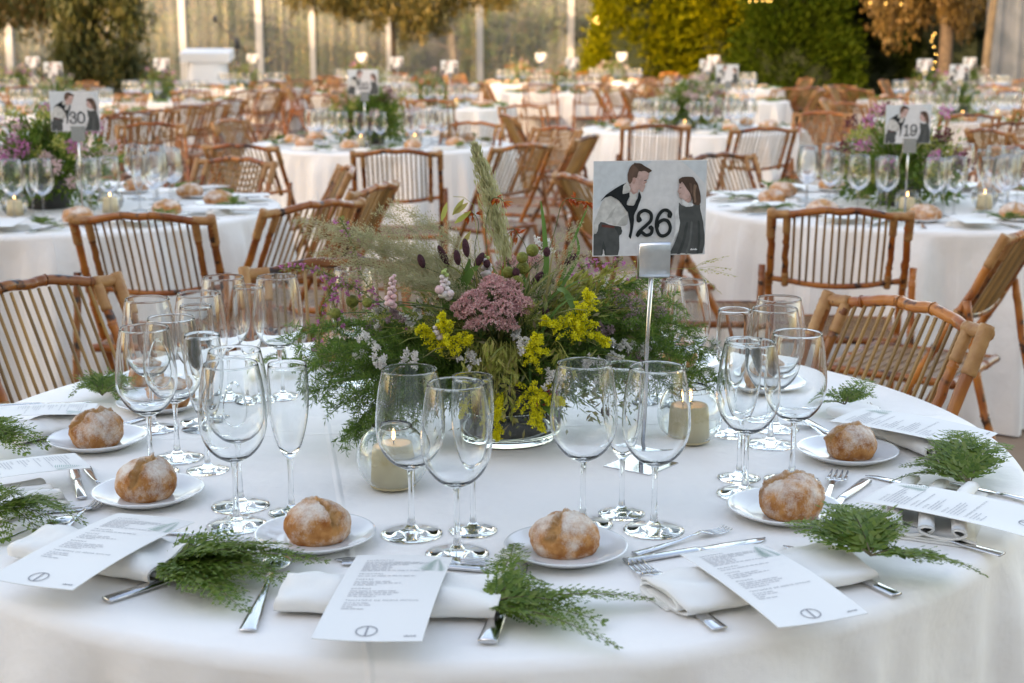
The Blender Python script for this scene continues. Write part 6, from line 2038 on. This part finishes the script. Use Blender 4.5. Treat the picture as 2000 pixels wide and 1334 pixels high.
cedar('cedar tree whose branches hang over the middle of the clear wall', (cx, cyy), 4.8,
      [(wx(px, 27) - cx, rr_.uniform(-.5, .3), zt, .22, ln) for px, zt, ln in ((600, 2.5, .55), (635, 2.5, .62), (690, 2.5, .72), (725, 2.5, .70), (750, 2.5, .8), (780, 2.5, .95), (805, 2.5, 1.0), (825, 2.5, 1.08), (850, 2.5, 1.0), (872, 2.5, .8), (905, 2.5, .62), (945, 2.5, .55), (980, 2.5, .42), (815, 2.2, .8), (760, 2.3, .6), (840, 2.2, .75), (700, 2.3, .5), (660, 2.5, .5))], [(0.05, 0.055, 0.012), (0.09, 0.08, 0.016), (0.16, 0.115, 0.02), (0.035, 0.04, 0.01), (0.20, 0.14, 0.03)], 4, 560, tr=.06)  # warmer leaf tones carry some sunlight in the colour
cx, cyy = wx(1830, 25.5), 26.2
cedar('cedar tree with sunlit brown drooping foliage in front of the dark hedge', (cx, cyy), 4.6,
      [(wx(rr_.uniform(1655, 1905), 25.5) - cx, rr_.uniform(-.6, .4), rr_.uniform(2.15, 3.3), .22, rr_.uniform(.5, 1.0)) for _ in range(44)], BRN, 5, 460)
cedar('cedar tree outside the view whose brown branch tips hang in at the top left', (wx(-60, 24), 24.6), 4.8,
      [(wx(rr_.uniform(-40, 170), 24) - wx(-60, 24), rr_.uniform(-.5, .3), rr_.uniform(2.2, 2.6), .2, rr_.uniform(.4, .8)) for _ in range(22)], BRN[:2] + OLV, 6, 460)

# fairy lights on the trees
def fairy(label, pts):
    t = thing('fairy_lights', label, 'fairy lights', pts[0], 0, 'strings of fairy lights')
    p0 = Vector(pts[0])
    MB().tube(catmull([Vector(p) - p0 for p in pts], 4), .004, 4).build('wire', M['blackmetal'], t)
    for p in catmull(pts, 2):
        MB().blob(p - p0, .0075, 8, 6).build('bulb', M['bulb'], t)
fairy('short string of warm fairy lights on the yellow-green cypress', [aty(1166, 34, 27.3), aty(1160, 40, 27.3), aty(1168, 45, 27.3)])
fairy('string of warm fairy lights hanging down before the dark hedge', [aty(1826, 66, 25.2), aty(1819, 80, 25.2), aty(1828, 106, 25.2), aty(1822, 134, 25.2)])
fairy('short string of warm fairy lights at the top of the green bush', [aty(1465, 3, 26.5), aty(1490, 1, 26.5), aty(1505, 2, 26.5)])
fairy('single pair of warm fairy lights on the brown cedar', [aty(1700, 6, 25.3), aty(1760, 8, 25.3)])

# woods beyond the clear wall
def bare_tree(label, c, h, seed, lean=0.0):
    rr = random.Random(seed)
    t = thing('bare_tree', label, 'tree', c, 0, 'trees beyond the clear wall')
    tr, br = MB(), MB()
    pts = catmull([(0, 0, -.2), (lean * .3, 0, h * .35), (lean * .7 + rr.uniform(-.1, .1), 0, h * .7), (lean, 0, h)], 4)
    tr.tube(pts, [.13 * (1 - .8 * i / (len(pts) - 1)) for i in range(len(pts))], 8)
    def rec(p, d, l, r0, lv):
        q = bez(p, p + d * l * .5 + Vector((0, 0, rr.uniform(-.1, .2) * l)), p + d * l, 5)
        br.tube(q, [r0 * (1 - .6 * i / 4) for i in range(5)], 5, False)
        if lv:
            for _ in range(4):
                b = q[rr.randint(1, 4)]
                dd = (d + Vector((rr.gauss(0, .6), rr.gauss(0, .6), rr.gauss(.1, .5)))).normalized()
                rec(b, dd, l * rr.uniform(.5, .75), r0 * .5, lv - 1)
    for _ in range(9):
        b = pts[rr.randint(3, len(pts) - 1)]
        a = rr.uniform(0, 6.28)
        rec(b, Vector((math.cos(a), math.sin(a), rr.uniform(-.1, .8))).normalized(), rr.uniform(.9, 1.9), .045, 2)
    bark = M.setdefault('bark', mk('grey_brown_bark', (0.08, 0.062, 0.045), .9, col2=(0.14, 0.105, 0.07), scale=5, bump=.4))
    tr.build('trunk', bark, t); br.build('branches', bark, t)
where = ('behind the left end of the wall', 'left of the lectern', 'between lectern and microphone', 'behind the slim posts', 'behind the hanging branches', 'left of the sunlit middle post', 'right of the sunlit middle post', 'next to the hedge', 'high on the slope at the left', 'high on the slope in the middle', 'behind the dark cedar')
for i, (px, Y) in enumerate(((20, 36), (290, 37), (440, 35.5), (640, 37), (800, 36), (900, 35), (1010, 36), (1090, 37.5), (170, 42), (720, 43), (230, 38))):
    q = max(0, (Y - 36) / 60)
    bare_tree('thin bare grey tree beyond the clear wall, ' + where[i], (wx(px, Y), Y, 0 if Y <= 36 else 13 * q ** .8 * .8), 5.2, i + 1, random.uniform(-.6, .6))
def scrub(nm, label, c, rx, h, cols, seed):
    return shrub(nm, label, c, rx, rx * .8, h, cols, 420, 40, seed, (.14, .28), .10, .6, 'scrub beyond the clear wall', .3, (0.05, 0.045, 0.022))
GRY = [(0.07, 0.10, 0.024), (0.13, 0.13, 0.04), (0.10, 0.15, 0.03), (0.20, 0.15, 0.06)]
BLU = [(0.05, 0.09, 0.055), (0.08, 0.12, 0.07), (0.11, 0.13, 0.075)]
for i, (px, Y, rx, h, cl) in enumerate(((-30, 36, 2.2, 4.2, BLU), (70, 35, 1.6, 2.3, BLU), (240, 36, 2.0, 3.9, BLU), (350, 38, 2.2, 4.4, GRY), (430, 35, 1.5, 2.0, GRY), (540, 36.5, 1.9, 3.8, GRY), (640, 39, 2.3, 4.8, BLU), (720, 35, 1.6, 2.3, GRY), (830, 36.5, 2.0, 3.9, GRY), (930, 38, 2.1, 4.2, GRY), (1010, 35, 1.5, 2.2, GRY), (1090, 36.5, 1.9, 3.8, BLU), (1160, 39, 2.2, 4.6, GRY))):
    o = scrub('scrub_bush', 'olive brown scrub bush beyond the clear wall, ' + ('at the left rim', 'first right of the left rim', 'behind the dark cedar', 'left of the lectern', 'right behind the lectern', 'right of the microphone', 'bluish one behind the slim posts', 'low one under the branches', 'behind the hanging branches', 'tall one left of the middle post', 'low one right of the middle post', 'bluish one by the sunlit post', 'tall one by the hedge')[i], (wx(px, Y), Y), rx, h, cl, 40 + i)
    o.location.z = 0 if Y <= 36 else 13 * ((Y - 36) / 60) ** .8 * .7
# unseen canvas screen added behind the camera: keeps the low sun off the near tables and glows in the glasses
def canvasmat():
    m, n, out = nodes('added_screen_canvas')
    df = N(n, 'ShaderNodeBsdfDiffuse'); df.inputs[0].default_value = (.76, .75, .72, 1)
    tr = N(n, 'ShaderNodeBsdfTranslucent'); tr.inputs[0].default_value = (.76, .75, .72, 1)
    mx = N(n, 'ShaderNodeMixShader'); mx.inputs[0].default_value = .30
    n.links.new(df.outputs[0], mx.inputs[1]); n.links.new(tr.outputs[0], mx.inputs[2]); n.links.new(mx.outputs[0], out.inputs[0])
    return m
mb, mp_, mo_ = MB(), MB(), MB()
x = -60.0; k = 0
while x < 13:
    hw_ = 9.2 if x < -27 else 7.5 if x < -15 else 9.5  # screen heights shaped for where the low sun may fall
    if -27 <= x < -22 and k % 2:                    # opening added for bright strips in the glasses
        mb.box((x + 1.0, -7, .3), (2.0, .02, .6)).box((x + 1.0, -7, (4.4 + hw_) / 2), (2.0, .02, hw_ - 4.4))
    else:
        (mb if x < -13 else mo_).box((x + 1.0, -7 + .06 * math.sin(k), hw_ / 2), (2.0, .02, hw_))
    mp_.box((x + 2.2, -7, hw_ / 2), (.402, .30, hw_))  # dark strips added between the bays to band the reflections
    x += 2.4; k += 1
wall_ = kind(mb.build('added_shade_screen', canvasmat(), None, False), 'structure')
mo_.build('opaque_panels', mk('grey_panel', (.62, .62, .62), .8), wall_, False)  # opaque stretch of the added screen, pale to bounce light
mp_.build('added_dark_strips', mk('dark_green_strip', (.03, .04, .035), .5), wall_, False)
